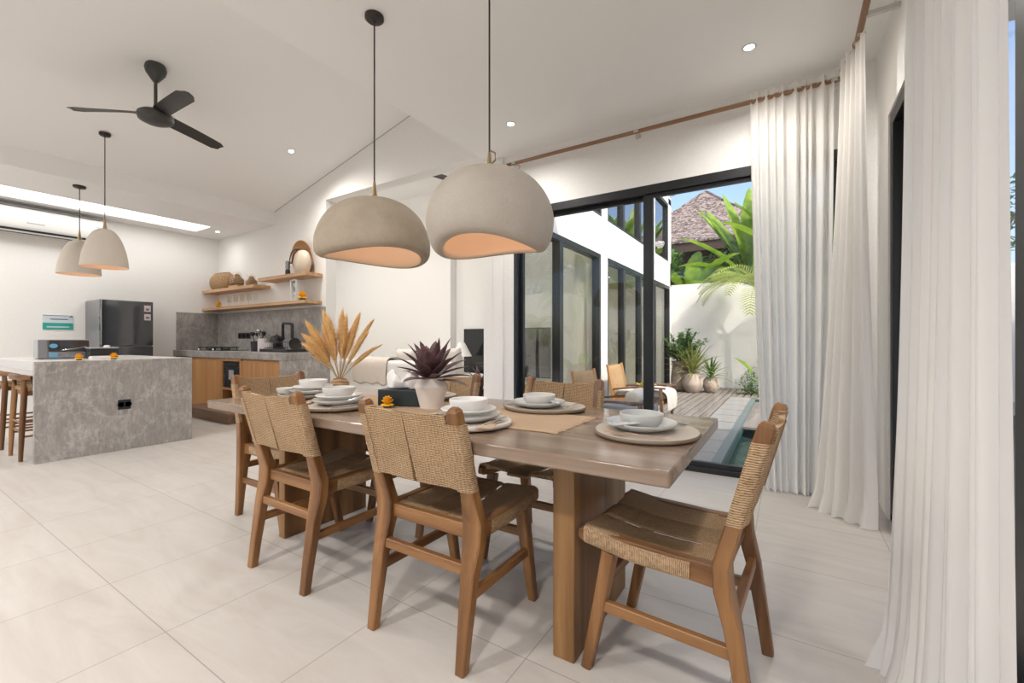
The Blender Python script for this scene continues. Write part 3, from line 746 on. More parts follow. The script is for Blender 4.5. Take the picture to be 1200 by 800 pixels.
def socket(name, x, y, z, face, label, w=.21, h=.085):
    o = empty(name, (x, y, z), label, 'socket', 'black power sockets')
    a = MB().box(-w / 2, w / 2, -.010, 0, -h / 2, h / 2).build('plate', 'black_plastic', o, bevel=.003)
    n = 2 if w < .18 else 3
    for i in range(n):
        cx = -w / 2 + w * (i + .5) / n
        MB().lathe([(0, 0), (h * .28, 0), (h * .28, .003), (h * .33, .003), (h * .33, 0)], 20).xf(Matrix.Translation((cx, -.010, 0)) @ Matrix.Rotation(PI / 2, 4, 'X')).build('outlet', 'black_matte', o)
    o.rotation_euler = (0, 0, face); return o
socket('power_socket', -7.88, YW - .020, 1.18, 0, 'black power socket on the stone backsplash right of the hob', .40, .10)
# hob
hb = empty('gas_hob', (-7.98, 3.48, .932), 'black gas hob with iron grates set on the worktop', 'hob')
MB().box(-.50, .50, -.21, .23, 0, .010).build('glass_plate', 'dark_mirror', hb, bevel=.003)
for cx in (-.27, .23):
    g = MB()
    for k in range(4):
        a = PI / 4 + k * PI / 2
        g.path([(cx + .05 * math.cos(a), .05 * math.sin(a), .05), (cx + .17 * math.cos(a), .16 * math.sin(a), .052), (cx + .175 * math.cos(a), .165 * math.sin(a), .010)], (.016, .016))
    for y in (-.13, .13): g.path([(cx - .14, y, .05), (cx + .14, y, .05)], (.016, .016))
    for x in (-.13, .13): g.path([(cx + x, -.13, .05), (cx + x, .13, .05)], (.016, .016))
    g.build('grate', 'black_matte', hb)
    MB().lathe([(0, .032), (.04, .032), (.046, .024), (.05, .010), (0, .010)], 20, (cx, 0, 0)).build('burner', 'black_matte', hb)
    MB().lathe([(0, .034), (.016, .034), (.018, .010), (0, .010)], 14, (cx, -.18, 0)).build('knob', 'steel', hb)
# sink group
sk = empty('sink_tap', (-6.40, 3.66, .932), 'tall square black kitchen tap arched over the sink', 'tap')
MB().lathe([(0, .02), (.028, .02), (.03, 0), (0, 0)], 20).build('base', 'black_matte', sk)
MB().path([(0, 0, .01), (0, 0, .395), (.02, 0, .42), (.28, -.03, .405), (.30, -.032, .385), (.305, -.035, .10)], (.034, .034), up=(0, 1, 0)).build('spout', 'black_matte', sk, smooth=50)
MB().path([(0, 0, .07), (.08, -.04, .10)], (.014, .014)).build('lever', 'black_matte', sk)
dr = empty('dish_rack', (-5.93, 3.46, .932), 'black draining tray and rack of dishes beside the sink tap', 'dish rack')
MB().box(-.36, .34, -.20, .16, 0, .012).box(-.36, -.345, -.20, .16, .012, .045).box(.325, .34, -.20, .16, .012, .045).box(-.345, .325, -.20, -.185, .012, .045).box(-.345, .325, .145, .16, .012, .045).build('tray', 'black_plastic', dr, bevel=.003)
g = MB()
for i in range(12): g.tube([(-.30 + i * .05, -.15, .03), (-.30 + i * .05, -.15, .14), (-.30 + i * .05, .10, .14)], .004, 6)
g.tube([(-.31, -.15, .14), (.27, -.15, .14)], .005, 6).tube([(-.31, .10, .14), (.27, .10, .14)], .005, 6).tube([(-.31, -.15, .06), (.27, -.15, .06)], .005, 6).build('wire_rack', 'black_matte', dr)
for i, x in enumerate((-.12, .02, .17)):
    pl = MB().lathe([(0, 0), (.075, .002), (.09, .012), (.09, .016), (.075, .007), (0, .005)], 28).xf(Matrix.Translation((x, 0, .108)) @ Matrix.Rotation(math.radians(80), 4, 'Y'))
    tag(pl.build('drying_plate', 'grey_plastic' if i == 1 else 'dark_bronze', loc=dr.location), 'plate drying upright in the rack, %s' % ('next to the tap', 'middle of three', 'farthest from the tap')[i], 'plate', 'plates in the dish rack')
ub = empty('utensil_pot', (-6.80, 3.50, .932), 'black pot crowded with dark kitchen utensils beside the canisters', 'utensil pot')
MB().lathe([(0, .008), (.075, .008), (.085, .15), (.095, .15), (.085, 0), (0, 0)], 24).build('pot', 'black_matte', ub)
rn = random.Random(4)
for k in range(6):
    a = rn.uniform(0, 2 * PI); b = (.12 * math.cos(a), .08 * math.sin(a), rn.uniform(.24, .31)); u = MB().tube([(.02 * math.cos(a), .02 * math.sin(a), .01), b], .006, 6)
    u.lathe([(0, -.03), (.026, -.015), (.034, .01), (.026, .03), (0, .038)], 12, b); u.build('utensil', 'black_matte' if k % 3 else 'steel', ub)
kt = empty('kettle', (-6.57, 3.66, .932), 'dark kettle with a domed lid behind the pale canisters', 'kettle')
MB().lathe([(0, 0), (.10, 0), (.105, .03), (.10, .16), (.075, .22), (.03, .245), (0, .247)], 28).build('body', 'black_plastic', kt)
MB().tube([(.09, 0, .05), (.15, 0, .10), (.15, 0, .18), (.07, 0, .22)], .010, 8).build('handle', 'black_matte', kt)
MB().tube([(-.09, 0, .12), (-.15, 0, .19)], [.022, .012], 10).build('spout', 'black_plastic', kt)
MB().lathe([(0, .247), (.015, .25), (.018, .265), (0, .272)], 14).build('lid_knob', 'steel', kt)
for i, (x, hgt) in enumerate(((-6.52, .19), (-6.35, .145))):
    cn = empty('canister', (x, 3.42, .932), ('taller pale pink kitchen canister in front of the kettle', 'shorter pale pink kitchen canister before the tap')[i], 'canister', 'pale kitchen canisters')
    MB().lathe([(0, 0), (.058, 0), (.060, .006), (.060, hgt - .02), (0, hgt - .02)], 24).build('body', 'sticker_pale', cn)
    MB().lathe([(0, hgt - .0195), (.062, hgt - .0195), (.062, hgt - .004), (.055, hgt), (0, hgt)], 24).build('lid', 'ceramic_pale', cn)
# shelves
SG = 'pale wooden floating shelves over the counter'
tag(MB().box(XL + .003, -5.72, 3.585, YW - .001, 1.625, 1.670).build('wall_shelf', 'shelf_wood', bevel=.003), 'long pale wooden shelf, lowest of the three over the counter', 'shelf', SG)
tag(MB().box(XL + .003, -7.09, 3.585, YW - .001, 1.935, 1.985).build('wall_shelf', 'shelf_wood', bevel=.003), 'short upper wooden shelf in the corner holding the big basket', 'shelf', SG)
tag(MB().box(-6.96, -5.70, 3.585, YW - .001, 2.015, 2.065).build('wall_shelf', 'shelf_wood', bevel=.003), 'upper wooden shelf carrying the oval tray and jug', 'shelf', SG)
bk = empty('woven_basket', (-8.40, 3.715, 1.985), 'wide woven rattan basket lying in the shelf corner', 'basket')
def fb(a, r, z, i): return r * (1 + .03 * math.sin(a * 2)), z + .012 * math.sin(a + .6)
MB().lathe(smooth_prof([(0, .0), (.16, .0), (.225, .04), (.26, .12), (.25, .21), (.20, .265), (.17, .28)], 3), 40, fn=fb).xf(Matrix.Scale(.52, 4, (0, 1, 0)) @ Matrix.Scale(1.25, 4, (1, 0, 0))).build('body', 'basket_weave', bk, smooth=60)
MB().lathe([(.17, .28), (.175, .288), (.165, .292), (.155, .285), (.19, .24), (.235, .12), (.15, .02), (0, .015)], 40, fn=fb).xf(Matrix.Scale(.52, 4, (0, 1, 0)) @ Matrix.Scale(1.25, 4, (1, 0, 0))).build('rim', 'basket_weave', bk, smooth=60)
tag(MB().box(-.15, .15, -.07, .07, 0, .035).build('wooden_board', 'shelf_wood', bevel=.004, loc=(-7.80, 3.68, 1.985)), 'thick pale wooden board lying on the corner shelf under the glass jar', 'board')
def jar(x, y, z, s, label, nm='glass_jar'):
    j = empty(nm, (x, y, z), label, 'jar', 'lidded glass jars on the corner shelf')
    MB().lathe([(0, 0), (.085 * s, 0), (.10 * s, .02 * s), (.10 * s, .09 * s), (.06 * s, .13 * s), (.055 * s, .13 * s), (.094 * s, .088 * s), (.094 * s, .022 * s), (0, .008 * s)], 28).build('body', 'jar_glass', j, smooth=50)
    MB().lathe([(0, .215 * s), (.03 * s, .21 * s), (.058 * s, .18 * s), (.068 * s, .135 * s), (.060 * s, .131 * s), (.05 * s, .17 * s), (0, .20 * s)], 28).build('lid', 'jar_glass', j, smooth=50)
    MB().lathe([(0, .013 * s), (.08 * s, .013 * s), (.090 * s, .03 * s), (.088 * s, .085 * s), (.05 * s, .12 * s), (.03 * s, .16 * s), (0, .17 * s)], 20).build('contents', 'basket_weave', j)
jar(-7.80, 3.68, 2.0202, 1.15, 'domed glass jar with dried contents on the wooden board')
jar(-7.38, 3.70, 1.9852, .95, 'squat glass jar with dried contents at the end of the corner shelf')
mc = empty('pepper_mill', (-6.20, 3.62, 2.065), 'small dark and pale pepper mill left of the jug', 'pepper mill')
MB().lathe([(0, 0), (.035, 0), (.033, .05), (.028, .07), (0, .07)], 18).build('base', 'black_matte', mc)
MB().lathe([(0, .0701), (.028, .0701), (.033, .10), (.03, .15), (.034, .18), (.02, .2), (0, .2)], 18).build('top', 'brushed_steel', mc)
ty = empty('oval_tray', (-6.09, 3.79, 2.065), 'oval wooden tray leaning upright behind the jug', 'tray')
el = MB().lathe([(0, 0), (.235, 0), (.25, .015), (.255, .03), (.245, .03), (.235, .018), (0, .014)], 48).xf(Matrix.Translation((0, 0, .262)) @ Matrix.Rotation(math.radians(-84), 4, 'X') @ Matrix.Rotation(PI, 4, 'X') @ Matrix.Scale(1.0, 4, (0, 1, 0)))
el.build('tray_board', 'oak_x', ty, smooth=50)
ju = empty('jug', (-5.90, 3.66, 2.065), 'pale ceramic jug with a long black loop handle', 'jug')
MB().lathe(smooth_prof([(0, 0), (.10, 0), (.14, .06), (.155, .15), (.14, .24), (.10, .30), (.05, .325), (0, .33)], 3), 36).xf(Matrix.Scale(.62, 4, (0, 1, 0))).build('body', 'jug_glaze', ju, smooth=60)
MB().tube([(.03, -.05, .332), (-.05, -.075, .335), (-.105, -.10, .29), (-.125, -.112, .20), (-.105, -.118, .135), (-.07, -.118, .13), (-.045, -.118, .19), (-.03, -.105, .27), (-.01, -.07, .325)], .0085, 8).build('handle', 'black_matte', ju, smooth=60)
def marigold(x, y, z, s, label):
    s *= 1.3; m = empty('marigold', (x, y, z), label, 'flower', 'orange marigold heads'); b = MB(); rr = random.Random(int(abs(x * 1000)))
    for ring, (n, rad, hh, ln) in enumerate(((12, .50, .28, .36), (11, .44, .52, .30), (9, .30, .74, .24), (5, .12, .86, .2))):
        for k in range(n):
            a = 2 * PI * (k + .5 * ring) / n + rr.uniform(-.1, .1); c = Vector((math.cos(a), math.sin(a), 0)); t = Vector((-c.y, c.x, 0))
            p0 = c * rad * .3 * s + Vector((0, 0, hh * .7 * s)); p1 = c * rad * s + Vector((0, 0, hh * s)); p2 = c * (rad + ln * .6) * s + Vector((0, 0, (hh + .15 - .2 * (ring == 0)) * s)); wd = .17 * s; up = Vector((0, 0, .10 * s))
            b.loft([[p0 - t * wd * .5, p0 + t * wd * .5, p0 + up], [p1 - t * wd, p1 + t * wd, p1 + up], [p2 - t * wd * .7, p2 + t * wd * .7, p2 + up * .3]])
    b.xf(Matrix.Scale(1.2, 4, (0, 0, 1))).build('petals', 'marigold', m, smooth=60)
    MB().lathe([(0, 0), (.35 * s, 0), (.45 * s, .18 * s), (.3 * s, .4 * s), (0, .5 * s)], 14).build('base', 'stem_green', m)
marigold(-8.40, 3.66, 1.670, .066, 'orange marigold head on the lowest shelf, at its corner end')
marigold(-5.83, 3.62, 1.670, .078, 'orange marigold head on the lowest shelf, right of the white cup tower')
ct = empty('cup_tower', (-6.02, 3.64, 1.670), 'tall white holder with stacked cups on the lowest shelf', 'cup holder')
MB().box(-.075, .075, -.05, .05, 0, .012).box(-.075, -.06, -.05, .05, .012, .30).box(.06, .075, -.05, .05, .012, .30).box(-.06, .06, -.05, .05, .288, .30).build('holder', 'white_plastic', ct, bevel=.003)
for k in range(4): MB().lathe([(0, 0), (.028, 0), (.042, .05), (.040, .05), (.026, .004), (0, .004)], 18, (0, 0, .014 + k * .062)).build('cup', 'grey_plastic' if k == 2 else 'ceramic_white', ct)
GL = 'clear drinking glasses on the lowest shelf'
proto = None
for i in range(9):
    x = -8.10 + i * .105; y = 3.70 - .05 * (i % 2)
    lab = 'clear stemmed glass on the lowest shelf, number %s along the row' % ('one', 'two', 'three', 'four', 'five', 'six', 'seven', 'eight', 'nine')[i]
    lab = ['clear stemmed glass nearest the orange marigold on the lowest shelf', 'clear stemmed glass second from the corner marigold', 'clear stemmed glass third from the corner marigold', 'clear stemmed glass fourth from the corner marigold', 'clear stemmed glass in the middle of the row on the lowest shelf', 'clear stemmed glass fourth from the end under the shelf gap', 'clear stemmed glass third from the end under the shelf gap', 'clear stemmed glass second from the end under the shelf gap', 'clear stemmed glass last in the row, under the gap between upper shelves'][i]
    if proto is None:
        proto = empty('drinking_glass', (x, y, 1.670), lab, 'glass', GL)
        MB().lathe([(.030, .075), (.038, .12), (.036, .185), (.034, .185), (.036, .12), (.026, .078), (0, .075)], 20).build('bowl', 'jar_glass', proto, smooth=60)
        MB().lathe([(0, .0745), (.005, .0745), (.004, .02), (.010, .006), (.034, .001), (.034, 0), (0, 0)], 20).build('stem', 'jar_glass', proto, smooth=60)
    else: dup(proto, (x, y, 1.670), 0, lab)
# island
il = empty('kitchen_island', (-6.5, 1.566, 0), 'grey marbled stone kitchen island with a pale top', 'kitchen island')
IX0, IX1 = -.90, .92
MB().box(IX1 - .045, IX1, -.598, .598, 0, .900).build('end_panel', 'island_stone', il, bevel=.003)
MB().box(IX0, IX1 - .0455, -.598, .598, .815, .900).build('top', 'island_top', il, bevel=.003)
MB().box(IX0 + .02, IX1 - .046, -.10, .56, .0, .814).build('body', 'island_top', il, bevel=.002)
socket('power_socket', -5.58, 1.581, .454, PI / 2, 'black double power socket on the stone island end', .10, .095)
# bar stools (front = +y)
def stool(x, y, label):
    s = empty('bar_stool', (x, y, 0), label, 'bar stool', 'wooden bar stools tucked under the island')
    for a in (-1, 1):
        MB().path([(a * .20, -.225, 0), (a * .195, -.215, .3), (a * .185, -.20, .62), (a * .180, -.205, .735)], [(.030, .030), (.040, .042), (.044, .046), (.034, .036)], ell=12).build('rear_leg', 'teak_z', s, smooth=60)
        MB().path([(a * .20, .205, 0), (a * .19, .18, .4), (a * .17, .15, .63)], [(.028, .028), (.038, .040), (.036, .036)], ell=12).build('front_leg', 'teak_z', s, smooth=60)
        for z in (.22, .30): MB().tube([(a * .195, -.21, z), (a * .195, .19, z)], .009, 8).build('side_rung', 'teak_y', s)
    for z in (.26, .34): MB().tube([(-.195, -.212, z), (.195, -.212, z)], .009, 8).build('rear_rung', 'teak_x', s)
    MB().tube([(-.195, .185, .24), (.195, .185, .24)], .012, 8).build('footrest', 'teak_x', s)
    MB().path([(-.25, -.165, .752), (-.205, -.21, .757), (-.1, -.235, .757), (0, -.242, .757), (.1, -.235, .757), (.205, -.21, .757), (.25, -.165, .752)], [(.026, .030)] + [(.036, .046)] * 5 + [(.026, .030)]).build('back_rail', 'teak_x', s, smooth=60)
    MB().prism(rrect(.40, .37, .06), .625, .665).xf(Matrix.Translation((0, -.02, 0))).build('seat', 'rope_across', s, bevel=.008)
    MB().box(-.18, .18, -.19, .15, .585, .622).build('seat_rail', 'teak_x', s, bevel=.004)
    return s
stool(-6.01, 1.15, 'wooden bar stool right beside the island end panel')
stool(-6.80, 1.15, 'wooden bar stool second from the island end panel, at the photo edge')
# things on the island
mw = empty('microwave', (-6.34, 1.315, .900), 'small black and grey countertop oven with blue stickers on the island', 'oven', rz=PI / 2 - .06)
MB().box(-.19, .19, .0, .26, .006, .20).build('casing', 'grey_plastic', mw, bevel=.006)
MB().box(-.115, .185, -.008, 0, .075, .195).build('door', 'dark_mirror', mw, bevel=.003)
MB().box(-.188, -.120, -.006, 0, .012, .195).build('control_panel', 'brushed_steel', mw, bevel=.002)
MB().box(-.115, .185, -.006, 0, .012, .070).build('lower_panel', 'brushed_steel', mw, bevel=.002)
MB().lathe([(0, 0), (.030, 0), (.030, .001), (0, .001)], 24).xf(Matrix.Translation((-.080, -.008, .135)) @ Matrix.Rotation(PI / 2, 4, 'X') @ Matrix.Scale(.75, 4, (0, 1, 0))).build('round_sticker', 'sticker_blue', mw)
MB().box(-.110, -.05, -.0075, -.006, .02, .062).build('square_sticker', 'sticker_blue', mw)
for x in (.02,): MB().lathe([(0, 0), (.012, 0), (.012, .008), (0, .008)], 14).xf(Matrix.Translation((x, -.006, .04)) @ Matrix.Rotation(PI / 2, 4, 'X')).build('knob', 'grey_plastic', mw)
for x in (-.16, .16): MB().box(x - .015, x + .015, .03, .23, 0, .006).build('foot', 'black_matte', mw)
MB().tube([(-.02, -.008, .09), (.02, -.03, .098), (.12, -.03, .115), (.16, -.008, .125)], .006, 8).build('handle', 'steel', mw)
bx = empty('storage_box', (-6.10, 1.565, .900), 'dark box with a pale lid beside the countertop oven', 'box', rz=PI / 2 - .06)
MB().box(-.11, .11, 0, .20, 0, .105).build('body', 'black_plastic', bx, bevel=.004)
MB().box(-.115, .115, -.005, .205, .1055, .118).build('lid', 'grey_plastic', bx, bevel=.003)
MB().lathe([(0, .1182), (.03, .1182), (.022, .14), (0, .142)], 14, (.04, .10, 0)).build('lid_knob', 'ceramic_white', bx)
marigold(-5.74, 1.29, .900, .040, 'orange marigold head at the island edge before the countertop oven')
marigold(-5.74, 1.545, .900, .042, 'orange marigold head at the island edge before the fridge')
cd = empty('white_dish', (-5.86, 1.47, .900), 'small white dish behind a marigold on the island edge', 'dish')
MB().prism(rrect(.09, .16, .02), 0, .028).build('base', 'ceramic_white', cd, bevel=.004)
MB().prism(rrect(.075, .145, .018), .0282, .034).build('lid', 'ceramic_white', cd, bevel=.002)
# fridge
fr = empty('refrigerator', (-8.53, 2.36, 0), 'dark mirrored two door refrigerator standing against the left wall', 'refrigerator')
MB().box(-.315, .29, -.305, .305, .02, 1.68).build('body', 'brushed_steel', fr, bevel=.006)
MB().box(.292, .335, -.305, .305, 1.02, 1.68).build('upper_door', 'dark_mirror', fr, bevel=.006)
MB().box(.292, .335, -.305, .305, .06, 1.005).build('lower_door', 'dark_mirror', fr, bevel=.006)
for z in (1.53, 1.40): MB().box(.335, .337, .195, .275, z, z + .095).build('sticker', 'sticker_pale', fr)
for z in (1.55, 1.425): MB().box(.337, .3375, .215, .255, z, z + .03).build('sticker_print', 'sign_ink', fr)
MB().box(.335, .339, -.30, -.285, 1.025, 1.675).build('door_edge', 'steel', fr)
MB().box(-.3, .28, -.29, .29, 0, .02).build('plinth', 'black_matte', fr)
# air conditioner
ac = empty('air_conditioner', (XL, 1.28, 2.535), 'white split air conditioner high on the left wall', 'air conditioner')
MB().loft([[(0.0, y, 0.0), (.15, y, .0), (.20, y, .055), (.215, y, .10), (.215, y, .29), (.20, y, .335), (.0, y, .345)] for y in (-.98, -.97, .96, .97)]).build('casing', 'white_plastic', ac, bevel=.006)
MB().add([(.155, -.90, -.003), (.203, -.90, .050), (.203, .88, .050), (.155, .88, -.003), (.150, -.90, .002), (.198, -.90, .055), (.198, .88, .055), (.150, .88, .002)], [(0, 1, 2, 3), (4, 7, 6, 5), (0, 4, 5, 1), (2, 6, 7, 3), (1, 5, 6, 2), (0, 3, 7, 4)]).build('air_outlet', 'black_matte', ac)
MB().add([(.172, -.90, .008), (.188, -.90, .026), (.188, .88, .026), (.172, .88, .008), (.180, -.90, .004), (.195, -.90, .022), (.195, .88, .022), (.180, .88, .004)], [(0, 1, 2, 3), (4, 7, 6, 5), (0, 4, 5, 1), (2, 6, 7, 3), (1, 5, 6, 2), (0, 3, 7, 4)]).build('louvre', 'white_plastic', ac)
MB().box(.2145, .2165, .15, .32, .135, .150).build('emblem', 'grey_plastic', ac)
MB().box(.2145, .2165, .85, .92, .225, .238).build('display', 'grey_plastic', ac)
MB().box(.02, .20, -.9, .9, .3455, .350).build('intake_grille', 'grey_plastic', ac)
# notice on the wall
nt = empty('wall_notice', (XL, 1.77, 1.355), 'white and teal notice sheet on the left wall', 'notice')
MB().box(0, .006, -.155, .155, -.105, .105).build('sheet', 'sign_white', nt)
MB().box(.006, .0075, -.155, .155, -.105, -.008).build('teal_band', 'pen_green', nt)
MB().box(.0075, .009, -.115, .115, -.075, -.058).build('white_bar', 'sign_white', nt)
MB().box(.006, .0075, -.08, .10, .038, .050).build('text_line', 'sign_ink', nt)
MB().box(.006, .0075, .115, .15, .078, .096).build('logo', 'sign_ink', nt)
MB().box(.006, .0075, -.15, .10, .092, .099).build('header_line', 'sign_ink', nt)
# ------------------------------------------------------------------ table settings
ZT = .750
tr = MB(); rows = []
for i in range(41):
    x = lerp(-2.15, -.715, i / 40); rows.append([(x, 1.385 + .004 * math.sin(i), ZT + .0015), (x, 1.775 + .004 * math.sin(i * 1.3), ZT + .0015), (x, 1.775 + .004 * math.sin(i * 1.3), ZT + .0035), (x, 1.385 + .004 * math.sin(i), ZT + .0035)])
rn_o = empty('table_runner', (0, 0, 0), 'tan burlap runner laid along the middle of the table', 'table runner')
tr.loft(rows).build('cloth', 'burlap', rn_o)
fr_ = MB()
for i in range(64):
    y = 1.388 + i * .385 / 63; fr_.tube([(-.717, y, ZT + .0025), (-.690 + random.uniform(-.006, .006), y + random.uniform(-.004, .004), ZT + .002)], .0016, 5)
tag(fr_.build('fringe', 'burlap', rn_o), kind='stuff')

def organic(rx, ry, prof, seed, k=.02, n=64):
    def fn(a, r, z, i): return r * (1 + k * math.sin(2 * a + seed) + k * .7 * math.sin(3 * a + seed * 2.1)), z
    return MB().lathe(prof, n, fn=fn).xf(Matrix.Scale(rx, 4, (1, 0, 0)) @ Matrix.Scale(ry, 4, (0, 1, 0)))
def cutlery_fork(mb, L=.20):
    mb.path([(0, -L / 2, .003), (0, -.02, .004), (0, .02, .008), (0, .045, .005)], [(.010, .003), (.007, .003), (.006, .003), (.018, .002)])
    for x in (-.0075, -.0025, .0025, .0075): mb.path([(x, .045, .005), (x, L / 2, .008)], [(.0035, .002), (.002, .0015)])
    return mb
def cutlery_knife(mb, L=.215):
    return mb.path([(0, -L / 2, .004), (0, 0, .004), (0, .005, .004), (.002, L / 2 - .03, .004), (-.003, L / 2, .004)], [(.012, .007), (.010, .006), (.016, .002), (.018, .0015), (.004, .001)])
SETS = [  # x, y, heading (0 = diner sits at -y), where, bowl material, charger material
    (-.425, 1.570, PI / 2, 'at the window end of the table', 'ceramic_grey', 'charger_wood', 0),
    (-1.00, 1.865, PI, 'on the window side, near the runner end', 'ceramic_pale', 'charger_wood', 1),
    (-1.09, 1.355, 0, 'on the near side, behind the closest chair', 'ceramic_white', 'charger_stone', 2),
    (-1.915, 1.355, 0, 'on the near side, below the pampas plumes', 'ceramic_pale', 'charger_wood', 3),
    (-2.43, 1.575, -PI / 2, 'at the kitchen end of the table', 'ceramic_white', 'charger_wood', 4),
    (-1.80, 1.865, PI, 'on the window side, behind the maroon plant', 'ceramic_pale', 'charger_wood', 5),
]
for (x, y, a, where, bm_, cm, i) in SETS:
    m = Matrix.Rotation(a, 4, 'Z')
    def put(name, label, cat, group, z, dx=0, dy=0, rz=0):
        p = m @ Vector((dx, dy, 0)); return empty(name, (x + p.x, y + p.y, z), label + ' ' + where, cat, group, a + rz)
    z0 = ZT + .004 if i not in (0,) else ZT + .0005
    c = put('charger', 'broad rounded charger board with a dark rim' if cm == 'charger_wood' else 'broad pale stone charger board', 'charger', 'charger boards under the settings', z0)
    organic(.200, .180, [(0, .0), (.93, 0), (.985, .005), (1.0, .011), (.985, .017), (.955, .018), (.90, .0125), (.86, .0115), (0, .0115)], i * 1.3 + .4).build('board', cm, c, smooth=50)
    organic(.2005, .1805, [(.93, .0003), (.988, .004), (1.006, .011), (.992, .0172), (.985, .0165), (.99, .011), (.93, .0003)], i * 1.3 + .4).build('rim', 'charger_rim' if cm == 'charger_wood' else 'charger_stone', c, smooth=60)
    zp = z0 + .0120
    d = put('dinner_plate', 'pale grey dinner plate under the bowl', 'plate', 'dinner plates on the chargers', zp, .015, .022)
    organic(1, 1, [(0, 0), (.075, 0), (.085, .004), (.118, .018), (.126, .026), (.125, .030), (.118, .027), (.082, .011), (.07, .008), (0, .008)], i + .7, .012).build('dish', 'plate_glaze', d, smooth=60)
    zq = zp + .0085
    if i in (2, 3, 4):
        d2 = put('side_plate', 'smaller stacked plate between dinner plate and bowl', 'plate', 'smaller stacked plates', zq + .019, .012, .022)
        organic(1, 1, [(0, 0), (.07, 0), (.10, .010), (.112, .020), (.110, .023), (.095, .014), (.068, .006), (0, .006)], i + 1.9, .012).build('dish', 'ceramic_white', d2, smooth=60)
        zq += .0255
    b = put('bowl', {'ceramic_grey': 'matte grey bowl', 'ceramic_pale': 'pale cream bowl', 'ceramic_white': 'white bowl'}[bm_] + ' stacked on its plate', 'bowl', 'bowls topping the settings', zq, .012, .022)
    organic(1, 1, smooth_prof([(0, 0), (.042, 0), (.062, .010), (.075, .030), (.078, .048), (.0755, .0515), (.072, .048), (.068, .030), (.054, .012), (.03, .007), (0, .007)], 3), i * 2.2 + .3, .018).build('vessel', bm_, b, smooth=60)
    f = put('fork', 'thin metal fork lying on the charger edge', 'fork', 'metal forks at the settings', z0 + .0185, -.145 if i != 2 else .152, .0, .12)
    cutlery_fork(MB()).build('shaft', 'copper' if i == 0 else 'steel', f, smooth=60)
    k = put('knife', 'metal knife lying on the charger edge', 'knife', 'metal knives at the settings', z0 + .0185, .155 if i != 2 else -.150, -.01, -.10)
    cutlery_knife(MB()).build('blade', 'steel', k, smooth=60)
    if i in (0, 1, 2, 3):
        n_ = put('napkin', 'folded brown linen napkin tucked beside the plate' if i > 1 else 'small grey satin napkin folded over the plate', 'napkin', 'folded napkins at the settings', z0 + .0135 if i > 1 else zp + .0300, (-.155 if i != 2 else .150) if i > 1 else -.088, -.03 if i > 1 else .05, .35 if i > 1 else .9)
        q = MB(); rows = []
        for t in range(9):
            yy = lerp(-.085, .085, t / 8) if i > 1 else lerp(-.055, .055, t / 8); wv = .004 * math.sin(t * 1.7); hw = (.028 + .010 * math.sin(t)) if i > 1 else .016
            rows.append([(-hw, yy, wv * .2 + .004), (-hw * .3, yy, .008 + wv), (hw * .4, yy, .006 - wv), (hw, yy, .004), (hw, yy, .0015), (-hw, yy, .0015)])
        q.loft(rows).build('cloth', 'napkin_linen' if i > 1 else 'plate_glaze', n_, smooth=60)
cp = empty('cup', (-2.545, 1.47, ZT + .0176), 'small white cup beside the bowl at the kitchen end of the table', 'cup')
MB().lathe([(0, 0), (.035, 0), (.046, .022), (.048, .034), (.045, .034), (.042, .02), (.03, .006), (0, .006)], 28).build('vessel', 'ceramic_white', cp, smooth=60)

# strap leaves
def strap_leaf(mb, base, az, el, L, W, droop, fold=.25, n=9, wavy=0, rnd=None):
    """a leaf blade with a midrib fold, along an arc"""
    base = Vector(base); h = Vector((math.cos(az), math.sin(az), 0)); side = Vector((-h.y, h.x, 0)); p = base.copy(); e = el; rows = []
    for i in range(n + 1):
        t = i / n; w = W * (math.sin(PI * min(1, (t * .86 + .12))) ** .75) * (1 if t < 1 else .08)
        d = h * math.cos(e) + Vector((0, 0, math.sin(e))); up = side.cross(d)
        up = -up if up.z < 0 and el < 1.4 else up
        if wavy and rnd: w *= 1 + rnd.uniform(-wavy, wavy)
        rows.append([p - side * w + up * fold * w, p, p + side * w + up * fold * w]); p = p + d * (L / n); e -= droop / n
    return mb.grid(rows)
vp = empty('potted_plant', (-1.487, 1.600, ZT + .0037), 'maroon strap leaved plant in a white pot on the table runner', 'plant')
MB().lathe(smooth_prof([(0, 0), (.050, 0), (.055, .004), (.068, .055), (.080, .100), (.081, .107)], 3) + smooth_prof([(.078, .113), (.062, .140), (.060, .147), (.055, .146), (.056, .135), (.055, .10), (0, .10)], 2), 48).build('pot', 'white_pot', vp, smooth=40)
MB().lathe([(0, .125), (.05, .125), (.057, .118), (0, .11)], 20).build('soil', 'soil', vp)
lf = MB(); rr = random.Random(12)
for k in range(30):
    t = k / 30; az = k * 2.39996 + rr.uniform(-.2, .2); el = lerp(.12, 1.45, t ** .9) + rr.uniform(-.08, .08)
    strap_leaf(lf, (.012 * math.cos(az), .012 * math.sin(az), .13 + .03 * t), az, el, rr.uniform(.19, .235) * lerp(1.0, .88, t), rr.uniform(.026, .035), lerp(.45, .12, t), .25)
lf.build('leaves', 'maroon_leaf', vp, smooth=50, solid=.0012)
tb = empty('tissue_box', (-1.665, 1.595, ZT + .0037), 'black rectangular tissue box beside the white pot', 'box', rz=.31)
b = MB().box(-.122, .122, -.06, .06, 0, .082).build('body', 'box_green', tb, bevel=.004)
MB().box(-.09, .09, -.02, .02, .0822, .0832).build('slot', 'black_matte', tb)
ts = MB(); rows = []
